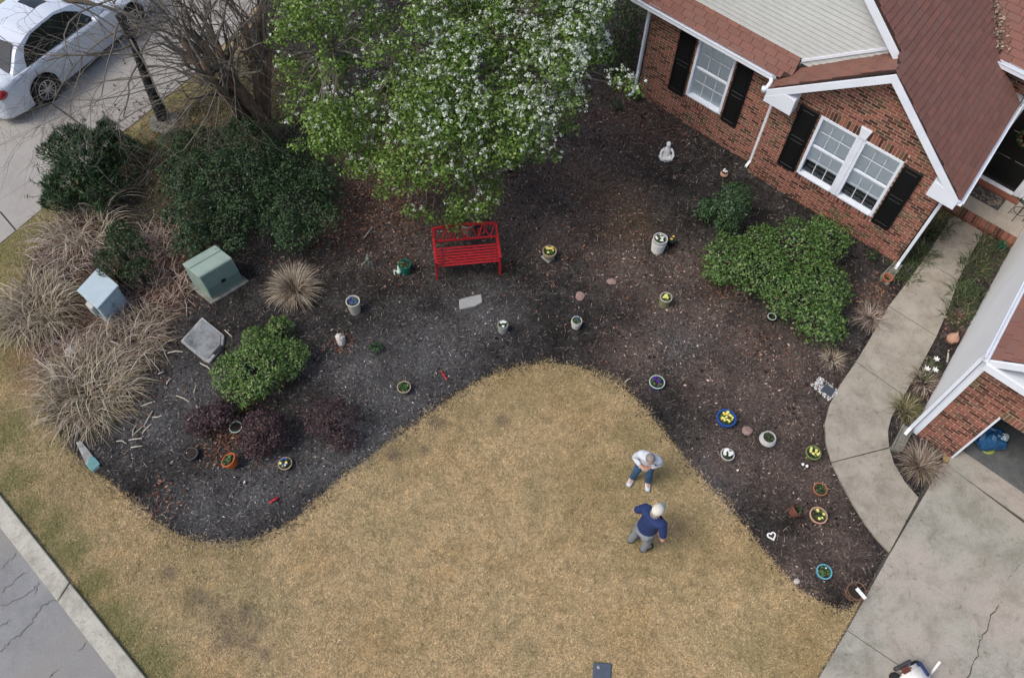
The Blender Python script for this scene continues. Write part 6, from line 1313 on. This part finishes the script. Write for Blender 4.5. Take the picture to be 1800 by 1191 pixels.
    top_glass('windscreen', 1.60, 2.20, .86, .97); top_glass('rear_window', -.46, .02, .90, .84); top_glass('sunroof', 1.02, 1.36, .42, .42, .006)
    for c in (0, 2.78):
        for s in (-1, 1):
            w = empty('wheel', Vector((c, s*.80, .335))*S, parent=e)
            m = MB(); prof = [(.19, -.10), (.315, -.105), (.335, -.08), (.335, .08), (.315, .105), (.21, .105)]; m.lathe([(r_*S, z*S) for r_, z in prof], 28); t = m.build('tyre', 'tyre', w); t.rotation_euler.x = R(90); smooth_angle(t, 40)
            m = MB(); m.lathe([(.215*S, .07*S), (.222*S, .108*S), (.205*S, .108*S), (.19*S, .08*S), (.185*S, .03*S), (.01, .03*S)], 28)
            for q in range(10): a = q*.6283; m.bar((.04*math.cos(a)*S, .04*math.sin(a)*S, .10*S), (.20*math.cos(a+.12*(-1)**q)*S, .20*math.sin(a+.12*(-1)**q)*S, .095*S), .026*S, .022*S, up=(0, 0, 1))
            m.lathe([(.06*S, .08*S), (.06*S, .112*S), (.01, .115*S)], 16); r_ = m.build('rim', 'alloy', w); r_.rotation_euler.x = R(90 if s < 0 else -90)
            m = MB(); m.lathe([(.37*S, -.16*S), (.37*S, .02*S), (.01, .02*S)], 20); a = m.build('wheel_well', 'car_black', w); a.rotation_euler.x = R(90 if s < 0 else -90); a.location.y = -s*.06*S
    for s in (-1, 1):
        m = MB(); m.ball(Vector((-.86, s*.70, .80))*S, (.17*S, .17*S, .13*S), 12, 8); m.build('tail_light', 'lamp_red', e, smooth=True); m = MB(); m.ball(Vector((3.30, s*.68, .68))*S, (.22*S, .15*S, .09*S), 12, 8); m.build('headlight', 'lamp_clear', e, smooth=True)
        m = MB(); m.ball(Vector((1.78, s*1.0, 1.0))*S, (.07*S, .11*S, .075*S), 10, 8); m.build('mirror', 'car_white', e, smooth=True)
        for x in (.55, 1.45): m = MB(); m.bar(Vector((x-.09, s*.945, .82))*S, Vector((x+.09, s*.945, .82))*S, .02, .024); m.build('door_handle', 'chrome', e)
        for x in (-.02, .80, 1.88): m = MB(); m.bar(Vector((x, s*.934, .40))*S, Vector((x, s*.925, .88))*S, .006, .012); m.build('door_seam', 'car_black', e)
    m = MB(); m.hexa([Vector(q)*S for q in ((-1.06, -.26, .52), (-1.03, -.26, .52), (-1.03, .26, .52), (-1.06, .26, .52), (-1.06, -.26, .63), (-1.03, -.26, .63), (-1.03, .26, .63), (-1.06, .26, .63))]); m.build('number_plate', 'flagstone', e)
    m = MB(); m.hexa([Vector(q)*S for q in ((3.60, -.45, .40), (3.70, -.45, .40), (3.70, .45, .40), (3.60, .45, .40), (3.60, -.45, .56), (3.72, -.45, .56), (3.72, .45, .56), (3.60, .45, .56))]); m.build('grille', 'car_black', e)
car()
# white ride-on toy peeking in at the bottom edge of the driveway
c = at(1596, 1198); e = empty('ride_on_toy', c, .45, 'white ride-on toy with dark red panel and white pole on the driveway', 'toy')
m = MB(); m.box((0, -.12, .28), (.42, .62, .20)); m.build('body', 'statue_white', e, bevel=.06, seg=3, smooth=True)
m = MB(); m.box((-.09, .17, .34), (.20, .10, .12)); m.build('red_panel', 'pot_dark_terracotta', e, bevel=.04, seg=2); m = MB(); m.box((-.06, .25, .28), (.30, .06, .14)); m.build('bumper', 'pot_charcoal', e, bevel=.02)
m = MB(); m.box((.16, .08, .30), (.05, .24, .22)); m.build('navy_band', 'polo_navy', e, bevel=.02); m = MB(); m.tube([(.24, -.05, .25), (.20, .08, .85)], .02, 10); m.build('pole', 'flower_white', e, smooth=True)
for (x, y) in ((-.22, .1), (.22, .1), (-.22, -.35), (.22, -.35)):
    m = MB(); m.lathe([(.02, -.04), (.12, -.04), (.13, 0), (.12, .04), (.02, .04)], 18); w = m.build('wheel', 'tyre', e, loc=(x, y, .13)); w.rotation_euler.y = R(90)
